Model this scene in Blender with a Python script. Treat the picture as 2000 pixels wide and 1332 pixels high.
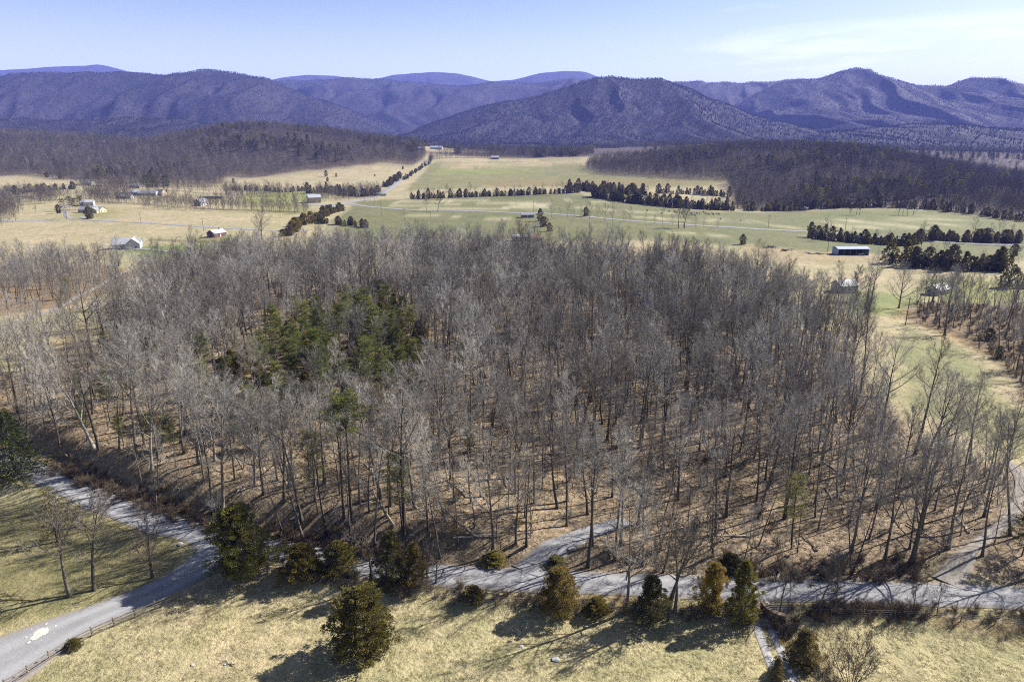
import bpy, bmesh, math, random
import numpy as np
from mathutils import Vector, Matrix, noise as mnoise

for o in list(bpy.data.objects):
    bpy.data.objects.remove(o)
SC = bpy.context.scene
COL = SC.collection

# ------------------------------------------------------------------ camera
CAM_H = 62.0
PITCH = math.radians(16.75)
FPX = 1333.0            # focal length in photo pixels (photo 2000 wide) = 24 mm on 36 mm
cam_d = bpy.data.cameras.new('camera')
cam_d.lens = 24.0; cam_d.sensor_width = 36.0
cam_d.clip_start = 1.0; cam_d.clip_end = 60000.0
cam = bpy.data.objects.new('camera', cam_d); COL.objects.link(cam)
cam.location = (0, 0, CAM_H); cam.rotation_euler = (math.pi/2 - PITCH, 0, 0)
SC.camera = cam

# ------------------------------------------------------------------ sun and sky
SUN_EL = math.radians(38.0)
SUN_AZ = math.atan2(0.90, 0.43)          # measured from +Y (view direction) towards +X
sdir = Vector((math.sin(SUN_AZ)*math.cos(SUN_EL), math.cos(SUN_AZ)*math.cos(SUN_EL), math.sin(SUN_EL)))
sun_d = bpy.data.lights.new('sun', 'SUN'); sun_d.energy = 5.0; sun_d.angle = math.radians(0.53)
sun_d.color = (1.0, 0.94, 0.85)
sun = bpy.data.objects.new('sun', sun_d); COL.objects.link(sun)
sun.rotation_euler = (-sdir).to_track_quat('-Z', 'Y').to_euler()
sun.location = (200, 100, 400)

W = bpy.data.worlds.new('World'); SC.world = W; W.use_nodes = True
wn = W.node_tree; wn.nodes.clear()
def WN(t): return wn.nodes.new(t)
sky = WN('ShaderNodeTexSky'); sky.sky_type = 'NISHITA'; sky.sun_disc = False
sky.sun_elevation = SUN_EL; sky.sun_rotation = SUN_AZ
sky.altitude = 300; sky.air_density = 0.9; sky.dust_density = 1.0; sky.ozone_density = 2.6
bg = WN('ShaderNodeBackground'); bg.inputs[1].default_value = 0.050
out = WN('ShaderNodeOutputWorld')
# thin cirrus: streaks stretched along the horizon, denser low down to the sunward side
tc = WN('ShaderNodeTexCoord'); mp = WN('ShaderNodeMapping')
mp.inputs['Scale'].default_value = (1.1, 1.1, 9.0)
nz = WN('ShaderNodeTexNoise'); nz.inputs['Scale'].default_value = 2.3; nz.inputs['Detail'].default_value = 9; nz.inputs['Roughness'].default_value = 0.62
nz.inputs['Distortion'].default_value = 0.5
cr = WN('ShaderNodeValToRGB'); cr.color_ramp.elements[0].position = 0.56; cr.color_ramp.elements[1].position = 0.80
cr.color_ramp.elements[0].color = (0, 0, 0, 1); cr.color_ramp.elements[1].color = (0.8, 0.8, 0.8, 1)
mix = WN('ShaderNodeMix'); mix.data_type = 'RGBA'
mix.inputs['B'].default_value = (12.4, 12.6, 13.6, 1)
tint = WN('ShaderNodeMix'); tint.data_type = 'RGBA'; tint.blend_type = 'MULTIPLY'; tint.inputs['Factor'].default_value = 1.0
tint.inputs['B'].default_value = (1.10, 1.02, 0.94, 1)
# a veil of high cirrus low on the sunward side
L = wn.links.new
sx = WN('ShaderNodeSeparateXYZ'); L(tc.outputs['Generated'], sx.inputs[0])
def wmap(src, a, b, c, d):
    m = WN('ShaderNodeMapRange'); m.interpolation_type = 'SMOOTHSTEP'
    for i, v in zip((1, 2, 3, 4), (a, b, c, d)): m.inputs[i].default_value = v
    L(src, m.inputs[0]); return m.outputs[0]
def wmath(op, a, b):
    m = WN('ShaderNodeMath'); m.operation = op
    for i, v in enumerate((a, b)):
        if isinstance(v, (int, float)): m.inputs[i].default_value = v
        else: L(v, m.inputs[i])
    return m.outputs[0]
L(tc.outputs['Generated'], mp.inputs[0]); L(mp.outputs[0], nz.inputs['Vector']); L(nz.outputs[0], cr.inputs[0])
veil = wmath('MULTIPLY', wmap(sx.outputs[0], 0.05, 0.45, 0.0, 1.0), wmap(sx.outputs[2], 0.150, 0.098, 0.0, 1.0))
veil = wmath('MULTIPLY', veil, wmap(nz.outputs[0], 0.34, 0.66, 0.10, 0.72))
low = wmap(sx.outputs[2], 0.20, 0.02, 0.0, 0.36)          # the air whitens towards the horizon
fac = wmath('MAXIMUM', wmath('MAXIMUM', wmath('MULTIPLY', cr.outputs[0], 0.40), veil), low)
L(fac, mix.inputs['Factor'])
L(sky.outputs[0], tint.inputs['A']); L(tint.outputs['Result'], mix.inputs['A'])
L(mix.outputs['Result'], bg.inputs[0]); L(bg.outputs[0], out.inputs[0])

SC.view_settings.view_transform = 'Standard'; SC.view_settings.look = 'None'
SC.view_settings.exposure = 1.65; SC.view_settings.gamma = 1.0; SC.view_settings.use_curve_mapping = False
SC.render.engine = 'CYCLES'
cy = SC.cycles
cy.max_bounces = 4; cy.diffuse_bounces = 2; cy.glossy_bounces = 1; cy.transmission_bounces = 3
cy.volume_bounces = 0; cy.transparent_max_bounces = 6; cy.use_denoising = False; cy.pixel_filter_type = 'BLACKMAN_HARRIS'; cy.filter_width = 1.1
cy.caustics_reflective = False; cy.caustics_refractive = False

# ------------------------------------------------------------------ pixel <-> place
CP, SP = math.cos(PITCH), math.sin(PITCH)
def ray(px, py):
    xc = (px-1000.0)/FPX; yc = -(py-666.0)/FPX
    return np.array([xc, CP+yc*SP, -SP+yc*CP])
def at_Y(px, py, Y):                      # the point of that sight line at world distance Y
    d = ray(px, py); t = Y/d[1]
    return (t*d[0], Y, CAM_H+t*d[2])
def px_of(x, y, z):
    dz = z-CAM_H
    zc = y*CP-dz*SP; yc = y*SP+dz*CP
    return 1000+FPX*x/zc, 666-FPX*yc/zc

# ------------------------------------------------------------------ terrain
ctl = []
for x in (-400,-160,-90,-40,0,40,90,160,400):
    ctl += [(x, -150, 0.0), (x, 0, 0.0), (x, 55, 0.0)]
for x in (-160,-70,0,70,160):
    ctl += [(x, 88, 0.0)]
ctl += [(-60,125,3.5),(0,125,2.5),(60,125,1.0),(130,130,0.0),(-130,130,3.0),
        (-80,180,6),(0,180,5.5),(70,180,3),(150,190,-3),(-160,180,3),(-300,200,0),(300,200,-6),
        (-80,250,3.5),(0,250,3.5),(80,250,0),(170,250,-6),(-180,260,-3),(0,320,-3),(100,320,-6),(-110,330,-6),(220,330,-9),(-300,330,-10),(330,330,-10),
        (-600,200,-5),(600,200,-8),(-900,0,0),(900,0,0)]
for px, py, Y in [(255,487,470),(60,500,450),(300,430,620),(500,440,600),(100,410,730),(300,376,930),(0,362,1000),(-250,362,1000),
        (620,352,1180),(780,330,1380),(832,316,1500),(600,400,780),(700,385,900),
        (1000,364,1060),(1000,311,1600),(1150,312,1550),(900,292,1950),(1000,387,880),(1150,379,900),
        (1200,440,580),(1400,421,720),(1700,422,740),(1600,452,590),(1660,496,440),(1900,545,330),(1900,442,640),(900,430,640),(1000,440,600),
        (1450,405,860),(1950,428,720),(2250,430,720),(1300,385,930),(1150,345,1250),(1420,352,1100),
        (1420,300,1330),(1550,297,1330),(1700,303,1330),(1600,350,1050),(1400,335,1180),(1850,336,1280),(2000,368,1220),(2300,385,1250),(1250,312,1480),
        (450,347,1280),(200,352,1130),(480,250,1700),(400,262,1700),(560,256,1700),(640,270,1650),(720,290,1600),(815,306,1560),(290,286,1850),(0,264,2050),(150,275,1950),(-300,264,2100),(470,300,1480),(620,300,1480),(250,310,1500),(0,310,1450),
        (1395,281,2300)]:
    ctl.append(at_Y(px, py, Y))
for x, y, z in [(-2500,2600,20),(-1200,2600,15),(-400,2500,12),(300,2500,15),(2000,2500,0),(1200,1900,8),(2600,1500,0),(-2600,1400,20),
                (-3000,4000,30),(0,4000,25),(3000,4000,20),(-6000,7000,40),(0,7000,40),(6000,7000,40),(-9000,13000,40),(0,13000,40),(9000,13000,40),
                (-9000,0,20),(9000,0,20),(-3000,-150,10),(3000,-150,10)]:
    ctl.append((x, y, z))
ctl = np.array(ctl, float)
RC = 45.0
def _phi(dx, dy): return np.sqrt(dx*dx+dy*dy+RC*RC)
_A = _phi(ctl[:,None,0]-ctl[None,:,0], ctl[:,None,1]-ctl[None,:,1])
_n = len(ctl)
_M = np.zeros((_n+1, _n+1)); _M[:_n,:_n] = _A + np.eye(_n)*-3.0; _M[:_n,_n] = 1; _M[_n,:_n] = 1
_w = np.linalg.solve(_M, np.append(ctl[:,2], 0))
def hash_noise(x, y, s, seed=0):          # smooth value noise
    xs = x/s+seed*17.3; ys = y/s+seed*9.1
    xi = np.floor(xs).astype(np.int64); yi = np.floor(ys).astype(np.int64)
    fx = xs-xi; fy = ys-yi; fx = fx*fx*(3-2*fx); fy = fy*fy*(3-2*fy)
    def h(a, b):
        n = (a*374761393+b*668265263+seed*1442695041) & 0x7fffffff
        n = ((n ^ (n >> 13))*1274126177) & 0x7fffffff
        return ((n ^ (n >> 16)) & 0xffff)/65535.0
    return (h(xi,yi)*(1-fx)+h(xi+1,yi)*fx)*(1-fy)+(h(xi,yi+1)*(1-fx)+h(xi+1,yi+1)*fx)*fy
def fbm(x, y, s, oct=4, seed=0):
    v = 0; a = 0.5
    for k in range(oct):
        v = v+a*hash_noise(x, y, s/2**k, seed+k); a *= 0.5
    return v/(1-0.5**oct)

def base_height(x, y):
    x = np.asarray(x, float); y = np.asarray(y, float)
    sh = x.shape; xf = x.ravel(); yf = y.ravel(); r = np.full(xf.shape, _w[_n])
    for i in range(_n):
        r += _w[i]*_phi(xf-ctl[i,0], yf-ctl[i,1])
    r += (fbm(xf, yf, 60, 3, 5)-0.5)*np.clip((yf-90)/150, 0.15, 1.0)*1.6
    return r.reshape(sh)
def march0(px, py, hf):                   # sight line -> ground
    d = ray(px, py); t = 40.0; pt = t
    ts = np.geomspace(30, 14000, 1500)
    P = np.outer(ts, d); z = P[:,2]+CAM_H
    g = hf(P[:,0], P[:,1])
    idx = np.nonzero(z < g)[0]
    if len(idx) == 0: return None
    i = idx[0]; a, b = ts[max(i-1,0)], ts[i]
    for _ in range(16):
        m = 0.5*(a+b); p = m*d
        if p[2]+CAM_H < float(hf(np.array([p[0]]), np.array([p[1]]))[0]): b = m
        else: a = m
    p = b*d
    return np.array([p[0], p[1]])
# the gravel road across the front, from pixels of its centre line
ROAD_PX = [(-420,760),(-160,838),(0,893),(60,917),(120,943),(250,1000),(350,1032),(430,1052),(560,1078),(700,1105),(850,1121),(1000,1130),(1150,1138),(1300,1143),(1500,1149),(1700,1156),(2000,1167),(2300,1180)]
_rp = np.array([march0(a, b, base_height) for a, b in ROAD_PX])
def resample(P, step):
    P = np.asarray(P, float)
    # Catmull-Rom through the points, then equal spacing
    Q = np.vstack([2*P[0]-P[1], P, 2*P[-1]-P[-2]]); o = []
    for i in range(1, len(Q)-2):
        for t in np.linspace(0, 1, 24, endpoint=False):
            o.append(0.5*((2*Q[i])+(-Q[i-1]+Q[i+1])*t+(2*Q[i-1]-5*Q[i]+4*Q[i+1]-Q[i+2])*t*t+(-Q[i-1]+3*Q[i]-3*Q[i+1]+Q[i+2])*t**3))
    o.append(P[-1]); o = np.array(o)
    s = np.concatenate([[0], np.cumsum(np.linalg.norm(np.diff(o, axis=0), axis=1))])
    n = max(2, int(s[-1]/step)+1); q = np.linspace(0, s[-1], n)
    return np.stack([np.interp(q, s, o[:,k]) for k in range(o.shape[1])], 1)
ROAD = resample(_rp, 2.0)
_rt = np.gradient(ROAD, axis=0); _rt /= np.linalg.norm(_rt, axis=1)[:,None]
ROADZ = base_height(ROAD[:,0], ROAD[:,1])
for _ in range(20): ROADZ[1:-1] = (ROADZ[:-2]+ROADZ[1:-1]*2+ROADZ[2:])/4
def sstep(a, b, v):
    t = np.clip((v-a)/(b-a), 0, 1); return t*t*(3-2*t)
def road_side(x, y):                      # signed distance: + on the wooded side
    d = np.full(x.shape, 1e9); s = np.ones(x.shape); k = np.zeros(x.shape, int)
    near = (y > 30) & (y < 230) & (np.abs(x) < 330)
    xn, yn = x[near], y[near]; dd = np.full(xn.shape, 1e9); ss = np.zeros(xn.shape); kk = np.zeros(xn.shape, int)
    for i in range(len(ROAD)):
        ax, ay = xn-ROAD[i,0], yn-ROAD[i,1]; q = ax*ax+ay*ay; m = q < dd
        dd = np.where(m, q, dd); ss = np.where(m, _rt[i,0]*ay-_rt[i,1]*ax, ss); kk = np.where(m, i, kk)
    d[near] = np.sqrt(dd); s[near] = ss; k[near] = kk
    return d*np.sign(s), k
def height(x, y):
    x = np.asarray(x, float); y = np.asarray(y, float)
    h = base_height(x, y)
    sd, k = road_side(x, y); rx = ROAD[k,0]; rz = ROADZ[k]
    flat = 1-sstep(3.6, 7.0, np.abs(sd))                # level bed under the road
    flat = np.where(np.abs(sd) < 50, flat, 0)
    w = sstep(12, -18, rx)                             # the cut bank, on the left part
    bank = np.where(sd > 0, sstep(4.0, 8.5, sd)*(1-sstep(14, 70, sd))*3.4*w, 0)
    bank = bank+np.where(sd > 0, sstep(4.0, 7.0, sd)*(1-sstep(8, 30, sd))*0.8*(1-w), 0)
    dip = np.where(sd < 0, -0.5*sstep(4.0, 7.0, -sd)*(1-sstep(9, 22, -sd)), 0)
    h2 = h+np.where(np.abs(sd) < 90, bank+dip, 0)
    return h2*(1-flat)+(rz-0.10)*flat
# graded grid: fine near the camera, coarse far away
def graded(lo, hi, fine_lo, fine_hi, s0, g):
    mid = list(np.arange(fine_lo, fine_hi+s0*0.5, s0)); a = []; s = s0; v = mid[-1]
    while v < hi: s *= g; v += s; a.append(v)
    b = []; s = s0; v = mid[0]
    while v > lo: s *= g; v -= s; b.append(v)
    return np.array(b[::-1]+mid+a)
GX = graded(-11000, 11000, -130, 130, 1.5, 1.035)
GY = graded(-160, 15000, 42, 190, 1.5, 1.028)
XX, YY = np.meshgrid(GX, GY)
ZZ = height(XX, YY)
def gz(x, y):                             # height of the built sheet
    x = np.atleast_1d(np.asarray(x, float)); y = np.atleast_1d(np.asarray(y, float))
    i = np.clip(np.searchsorted(GX, x)-1, 0, len(GX)-2); j = np.clip(np.searchsorted(GY, y)-1, 0, len(GY)-2)
    fx = (x-GX[i])/(GX[i+1]-GX[i]); fy = (y-GY[j])/(GY[j+1]-GY[j])
    return (ZZ[j,i]*(1-fx)+ZZ[j,i+1]*fx)*(1-fy)+(ZZ[j+1,i]*(1-fx)+ZZ[j+1,i+1]*fx)*fy
def G(px, py):                            # photo pixel -> ground point
    p = march0(px, py, gz)
    return p
def GP(pts): return np.array([G(a, b) for a, b in pts])
def in_poly(x, y, poly):
    x = np.asarray(x); y = np.asarray(y); r = np.zeros(x.shape, bool); n = len(poly); j = n-1
    for i in range(n):
        xi, yi = poly[i]; xj, yj = poly[j]
        c = ((yi > y) != (yj > y)) & (x < (xj-xi)*(y-yi)/(yj-yi+1e-12)+xi)
        r ^= c; j = i
    return r

# ------------------------------------------------------------------ materials
def mat(name):
    m = bpy.data.materials.new(name); m.use_nodes = True
    nt = m.node_tree; b = nt.nodes['Principled BSDF']; b.inputs['Roughness'].default_value = 0.9
    b.inputs['Specular IOR Level'].default_value = 0.15
    return m, nt, b
def nd(nt, t, **k):
    n = nt.nodes.new(t)
    for a, v in k.items(): setattr(n, a, v)
    return n
def noise_node(nt, vec, scale, detail=4, rough=0.6, dist=0.0):
    n = nd(nt, 'ShaderNodeTexNoise'); n.inputs['Scale'].default_value = scale; n.inputs['Detail'].default_value = detail
    n.inputs['Roughness'].default_value = rough; n.inputs['Distortion'].default_value = dist
    if vec is not None: nt.links.new(vec, n.inputs['Vector'])
    return n
def ramp(nt, fac, stops):
    r = nd(nt, 'ShaderNodeValToRGB'); e = r.color_ramp.elements
    e[0].position, e[0].color = stops[0][0], (*stops[0][1], 1); e[1].position, e[1].color = stops[-1][0], (*stops[-1][1], 1)
    for p, c in stops[1:-1]:
        q = e.new(p); q.color = (*c, 1)
    nt.links.new(fac, r.inputs[0]); return r
def mixc(nt, fac, a, b, mode='MIX'):
    m = nd(nt, 'ShaderNodeMix', data_type='RGBA', blend_type=mode)
    for s, v in (('Factor', fac), ('A', a), ('B', b)):
        if isinstance(v, bpy.types.NodeSocket): nt.links.new(v, m.inputs[s])
        else: m.inputs[s].default_value = v if not isinstance(v, tuple) else (*v, 1)[:4]
    return m.outputs['Result']
def mth(nt, op, a, b=0.0, c=0.0):
    m = nd(nt, 'ShaderNodeMath', operation=op)
    for i, v in enumerate((a, b, c)):
        if isinstance(v, bpy.types.NodeSocket): nt.links.new(v, m.inputs[i])
        else: m.inputs[i].default_value = v
    return m.outputs[0]
def bump(nt, b, h, strength, dist):
    n = nd(nt, 'ShaderNodeBump'); n.inputs['Strength'].default_value = strength; n.inputs['Distance'].default_value = dist
    nt.links.new(h, n.inputs['Height']); nt.links.new(n.outputs[0], b.inputs['Normal'])
def geo_pos(nt): return nd(nt, 'ShaderNodeNewGeometry').outputs['Position']

# ground: albedo of each zone comes from an attribute; noise gives tufts, leaves and wear
GM, nt, b = mat('ground_mat')
pos = geo_pos(nt)
att = nd(nt, 'ShaderNodeAttribute', attribute_name='zone_colour').outputs['Color']
lit = nd(nt, 'ShaderNodeAttribute', attribute_name='litter').outputs['Fac']
n1 = noise_node(nt, pos, 1.9, 5, 0.75); n2 = noise_node(nt, pos, 0.28, 4, 0.6); n3 = noise_node(nt, pos, 0.035, 3, 0.55); n4 = noise_node(nt, pos, 0.9, 3, 0.7)
r1 = ramp(nt, n1.outputs[0], [(0.32,(0.66,0.64,0.58)),(0.5,(0.99,0.99,0.98)),(0.68,(1.28,1.26,1.22))])
r2 = ramp(nt, n2.outputs[0], [(0.35,(0.80,0.82,0.74)),(0.65,(1.14,1.12,1.08))])
r3 = ramp(nt, n3.outputs[0], [(0.35,(0.86,0.92,0.82)),(0.65,(1.10,1.06,1.06))])
g = mixc(nt, 1.0, mixc(nt, 1.0, mixc(nt, 1.0, att, r1.outputs[0], 'MULTIPLY'), r2.outputs[0], 'MULTIPLY'), r3.outputs[0], 'MULTIPLY')
# green flushes in the dry grass
ng = noise_node(nt, pos, 0.11, 4, 0.65)
gf = ramp(nt, ng.outputs[0], [(0.52,(0,0,0)),(0.72,(0.42,0.42,0.42))])
g = mixc(nt, mth(nt, 'MULTIPLY', gf.outputs[0], mth(nt, 'SUBTRACT', 1.0, lit)), g, mixc(nt, 1.0, g, (0.68,0.80,0.56), 'MULTIPLY'))
vor = nd(nt, 'ShaderNodeTexVoronoi'); vor.inputs['Scale'].default_value = 3.1; nt.links.new(pos, vor.inputs['Vector'])
lr = ramp(nt, noise_node(nt, pos, 1.3, 6, 0.8).outputs[0], [(0.30,(0.36,0.32,0.30)),(0.5,(0.98,0.95,0.92)),(0.70,(1.75,1.60,1.45))])
lf = mixc(nt, 1.0, mixc(nt, 1.0, att, lr.outputs[0], 'MULTIPLY'), ramp(nt, vor.outputs['Distance'], [(0.1,(1.25,1.2,1.15)),(0.6,(0.72,0.72,0.72))]).outputs[0], 'MULTIPLY')
lf = mixc(nt, 1.0, lf, r2.outputs[0], 'MULTIPLY')
nt.links.new(mixc(nt, lit, g, lf), b.inputs['Base Color'])
bump(nt, b, mth(nt, 'ADD', n1.outputs[0], n4.outputs[0]), 0.75, 0.45)
# ------------------------------------------------------------------ colour zones of the ground
STRAW = (0.455, 0.400, 0.255); LITTER = (0.355, 0.290, 0.215); LAWN = (0.265, 0.235, 0.13); GREEN = (0.170, 0.174, 0.090)
PALE = (0.40, 0.345, 0.235); WOODF = (0.13, 0.11, 0.085); BROWN = (0.30, 0.24, 0.16); BRIGHT = (0.18, 0.24, 0.085); DIRT = (0.40, 0.25, 0.13)
zc = np.empty(XX.shape+(3,)); zc[:] = PALE
lt = np.zeros(XX.shape)
jx = XX+(fbm(XX, YY, 14, 3, 31)-0.5)*7; jy = YY+(fbm(XX, YY, 14, 3, 47)-0.5)*7
def wobble_paint(poly, col, litter=None, amt=1.0):
    m = in_poly(jx, jy, poly)
    zc[m] = zc[m]*(1-amt)+np.array(col)*amt
    if litter is not None: lt[m] = litter
# near meadow and verge
zc[(YY < 130)] = STRAW
FOREST_PX = [(-420,735),(-160,805),(0,858),(70,885),(150,915),(300,975),(430,1025),(560,1050),(700,1078),(860,1092),(960,1098),(1010,1085),(1080,1040),(1150,1008),(1240,985),(1275,1000),(1240,1015),
    (1170,1050),(1110,1092),(1130,1110),(1300,1120),(1480,1124),(1650,1126),(1790,1120),(1860,1075),(1905,1030),(1950,985),(1975,940),(1940,918),(1900,905),(1850,888),(1790,862),
    (1745,820),(1700,772),(1655,722),(1600,672),(1500,615),(1450,585),(1300,552),(1100,538),(900,538),(700,540),(600,545),(500,548),(400,560),(330,580),(280,600),(235,640),(170,705),(80,740),(-420,660)]
FOREST = GP(FOREST_PX)
GROVE_PX = [(-300,610),(0,615),(120,596),(215,560),(245,535),(205,522),(0,520),(-300,505)]
GROVE = GP(GROVE_PX)
RHEDGE_PX = [(1790,618),(1800,632),(1870,655),(1940,700),(1985,745),(2040,830),(2300,900),(2400,620),(2000,604),(1900,596),(1790,592)]
RHEDGE = GP(RHEDGE_PX)
RSIDE_PX = [(1890,1105),(1935,1060),(2000,1010),(2200,960),(2300,1150),(2000,1140)]
RSIDE = GP(RSIDE_PX)
def dilate(poly, k):
    c = poly.mean(0); d = poly-c; return c+d*(1+k/np.linalg.norm(d, axis=1))[:,None]
# far fields first
wobble_paint(GP([(700,392),(1000,380),(1110,378),(1250,400),(1400,413),(1560,412),(1700,408),(1800,412),(2000,432),(2300,440),(2300,500),(2000,508),(1560,490),(1300,470),(1100,470),(700,470),(640,440)]), GREEN)
wobble_paint(GP([(840,318),(1130,309),(1145,330),(1300,345),(1420,352),(1400,362),(1000,366),(790,372)]), (0.225,0.215,0.11))
wobble_paint(GP([(850,320),(1140,311),(1145,318),(1000,328),(880,328)]), (0.40,0.33,0.215))
wobble_paint(GP([(850,331),(980,328),(1080,334),(980,340),(850,342)]), (0.24,0.26,0.10))
wobble_paint(GP([(930,358),(1000,352),(1200,352),(1400,357),(1300,362),(950,364)]), (0.25,0.20,0.10))
wobble_paint(GP([(1560,420),(1700,408),(1830,412),(1960,430),(1900,452),(1780,452),(1620,445)]), (0.165,0.180,0.080))
wobble_paint(GP([(470,376),(620,372),(640,385),(560,400),(470,398)]), (0.26,0.27,0.11))
wobble_paint(GP([(470,395),(600,400),(640,415),(560,420),(470,412)]), (0.28,0.26,0.13))
wobble_paint(GP([(230,496),(290,478),(420,478),(440,490),(420,500),(300,505)]), BRIGHT)
wobble_paint(GP([(360,465),(470,460),(450,475),(360,475)]), (0.26,0.26,0.11))
wobble_paint(GP([(135,425),(165,408),(220,405),(250,415),(200,428)]), (0.27,0.25,0.12))
wobble_paint(GP([(1640,560),(1800,580),(1820,610),(1770,620),(1650,610)]), (0.24,0.26,0.115))
wobble_paint(GP([(1780,640),(1900,690),(1960,770),(2050,880),(1950,880),(1800,800),(1760,740),(1740,660)]), (0.275,0.265,0.15))
wobble_paint(GP([(1770,602),(1850,640),(1930,690),(1900,690),(1800,635),(1760,620)]), (0.42,0.30,0.16))
wobble_paint(GP([(1810,545),(1990,548),(2000,585),(1880,600),(1800,570)]), (0.30,0.30,0.13))
wobble_paint(GP([(1460,478),(1600,492),(1740,498),(1740,512),(1600,515),(1460,505)]), (0.37,0.30,0.20))
# pale winter streaks where hay was fed out
srng = random.Random(4)
for (a, b_, c, d, w) in [(770,395,960,391,3),(930,398,1080,398,4),(980,405,1090,404,4),(760,402,900,400,3),(1220,412,1330,418,3),(1600,432,1680,452,5),(1640,428,1720,440,5),(1700,436,1790,442,4),
        (1740,430,1850,428,3),(1800,420,1880,432,3),(1830,436,1890,450,4),(1850,520,1990,545,4),(1900,540,1960,560,4),(1640,472,1760,478,2),(1530,460,1700,468,2),(1380,432,1420,428,4),(820,407,1000,409,2.5),(1100,392,1220,396,2),(1240,424,1340,430,2.5),(1120,405,1200,410,2.5),(1500,440,1560,446,3),(1650,440,1730,448,4),(1760,446,1830,446,3),(1800,520,1960,524,3),(760,418,900,424,2.5),(900,425,1000,428,2.5),(1290,452,1420,462,2.5),(1450,434,1490,434,3)]:
    m_ = ((a+c)/2, (b_+d)/2); wobble_paint(GP([(a,b_-w*.4),(m_[0],m_[1]-w*.6),(c,d-w*.3),(c,d+w*.3),(m_[0],m_[1]+w*.5),(a,b_+w*.4)]), (0.46,0.42,0.30), None, 0.95)
# hillside woods
HILL_A_PX = [(-300,360),(0,345),(60,340),(120,352),(240,350),(330,352),(420,352),(440,345),(520,345),(560,338),(640,330),(720,322),(760,318),(810,322),(832,306),(820,292),(740,278),(600,262),(480,252),(300,258),(150,255),(0,248),(-300,248)]
HILL_B_PX = [(1142,330),(1180,340),(1300,348),(1420,352),(1425,375),(1440,408),(1520,412),(1640,408),(1760,405),(1830,410),(1960,428),(2300,440),(2300,360),(2000,346),(1850,322),(1700,300),(1500,296),(1300,302),(1160,306)]
HILL_A = np.array([march0(a, b_, gz) if b_ > 300 else np.array(at_Y(a, b_, 2150 if a < 200 else 1900)[:2]) for a, b_ in HILL_A_PX])
HILL_B = np.array([march0(a, b_, gz) if b_ > 325 else np.array(at_Y(a, b_, 1500)[:2]) for a, b_ in HILL_B_PX])
for P_ in (HILL_A, HILL_B): wobble_paint(P_, WOODF, 1.0)
STRIP_PX = [(850,306),(930,304),(1060,307),(1150,307),(1160,296),(1000,293),(930,294)]
STRIP = np.array([at_Y(a, b_, 1640 if b_ > 300 else 1760)[:2] for a, b_ in STRIP_PX])
wobble_paint(STRIP, WOODF, 1.0)
far = (YY > 2350) | (np.abs(XX) > 1500) | ((YY > 1620) & ~in_poly(XX, YY, np.array([at_Y(790,300,1650)[:2], at_Y(960,300,1650)[:2], at_Y(950,290,2150)[:2], at_Y(800,290,2150)[:2]]))) | ((YY > 1280) & (XX > 700))
zc[far] = (0.10,0.082,0.075); lt[far] = 1
knoll = (np.hypot(XX-at_Y(1395,281,2300)[0], YY-2300) < 90); zc[knoll] = (0.50,0.42,0.26); lt[knoll] = 0
# woods at the front
wobble_paint(dilate(FOREST, 3), LITTER, 1.0)
wobble_paint(GP([(1000,1112),(1080,1035),(1240,980),(1320,1010),(1320,1128),(1110,1122)]), LITTER, 1.0)
# clearings in the wood
for P_ in ([(90,690),(130,640),(175,625),(180,660),(140,700)], [(220,590),(300,560),(330,548),(260,545)], [(520,600),(545,570),(560,640),(540,650)]):
    wobble_paint(GP(P_), (0.44,0.34,0.20), 0.2)
wobble_paint(GP([(500,590),(545,560),(570,640),(530,660)]), (0.38,0.28,0.18), 0.8)
wobble_paint(dilate(GROVE, 4), (0.30,0.22,0.14), 0.8)
wobble_paint(dilate(RHEDGE, 3), (0.24,0.185,0.12), 0.9)
wobble_paint(dilate(RSIDE, 2), LITTER, 1.0)
LAWN_P = GP([(-200,980),(60,985),(150,975),(240,1010),(400,1062),(380,1100),(300,1150),(180,1200),(0,1240),(-300,1260)])
wobble_paint(LAWN_P, LAWN, 0.0)
# brown verge under the roadside shrubs, fading into the meadow
wobble_paint(GP([(560,1118),(700,1135),(860,1150),(1000,1165),(1140,1178),(1300,1190),(1460,1196),(1460,1180),(1300,1165),(1100,1160),(900,1145),(700,1122),(560,1098)]), (0.33,0.25,0.14), 0.5)
wobble_paint(GP([(1560,1185),(1800,1180),(2100,1190),(2100,1225),(1900,1215),(1800,1200),(1600,1200)]), (0.30,0.225,0.13), 0.6)
# blur zone edges a little so that one kind of ground grades into the next
for _ in range(2):
    for A_ in (zc, lt):
        A_[1:-1,1:-1] = (A_[1:-1,1:-1]*4+A_[:-2,1:-1]+A_[2:,1:-1]+A_[1:-1,:-2]+A_[1:-1,2:])/8

def mesh_obj(name, verts, faces, m, parent=None, smooth=False):
    me = bpy.data.meshes.new(name)
    verts = np.asarray(verts, np.float32)
    if isinstance(faces, np.ndarray):
        nf, k = faces.shape
        me.vertices.add(len(verts)); me.vertices.foreach_set('co', verts.ravel())
        me.loops.add(nf*k); me.loops.foreach_set('vertex_index', faces.astype(np.int32).ravel())
        me.polygons.add(nf); me.polygons.foreach_set('loop_start', np.arange(0, nf*k, k, dtype=np.int32))
        me.polygons.foreach_set('loop_total', np.full(nf, k, np.int32)); me.update(calc_edges=True)
    else:
        me.from_pydata([tuple(map(float, v)) for v in verts], [], faces); me.update()
    if smooth: me.polygons.foreach_set('use_smooth', np.ones(len(me.polygons), bool))
    ms = m if isinstance(m, (list, tuple)) else [m]
    for q in ms: me.materials.append(q)
    o = bpy.data.objects.new(name, me); COL.objects.link(o)
    if parent is not None: o.parent = parent
    return o
def tag(o, label=None, cat=None, group=None, kind=None):
    if label: o['label'] = label
    if cat: o['category'] = cat
    if group: o['group'] = group
    if kind: o['kind'] = kind
    return o
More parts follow.
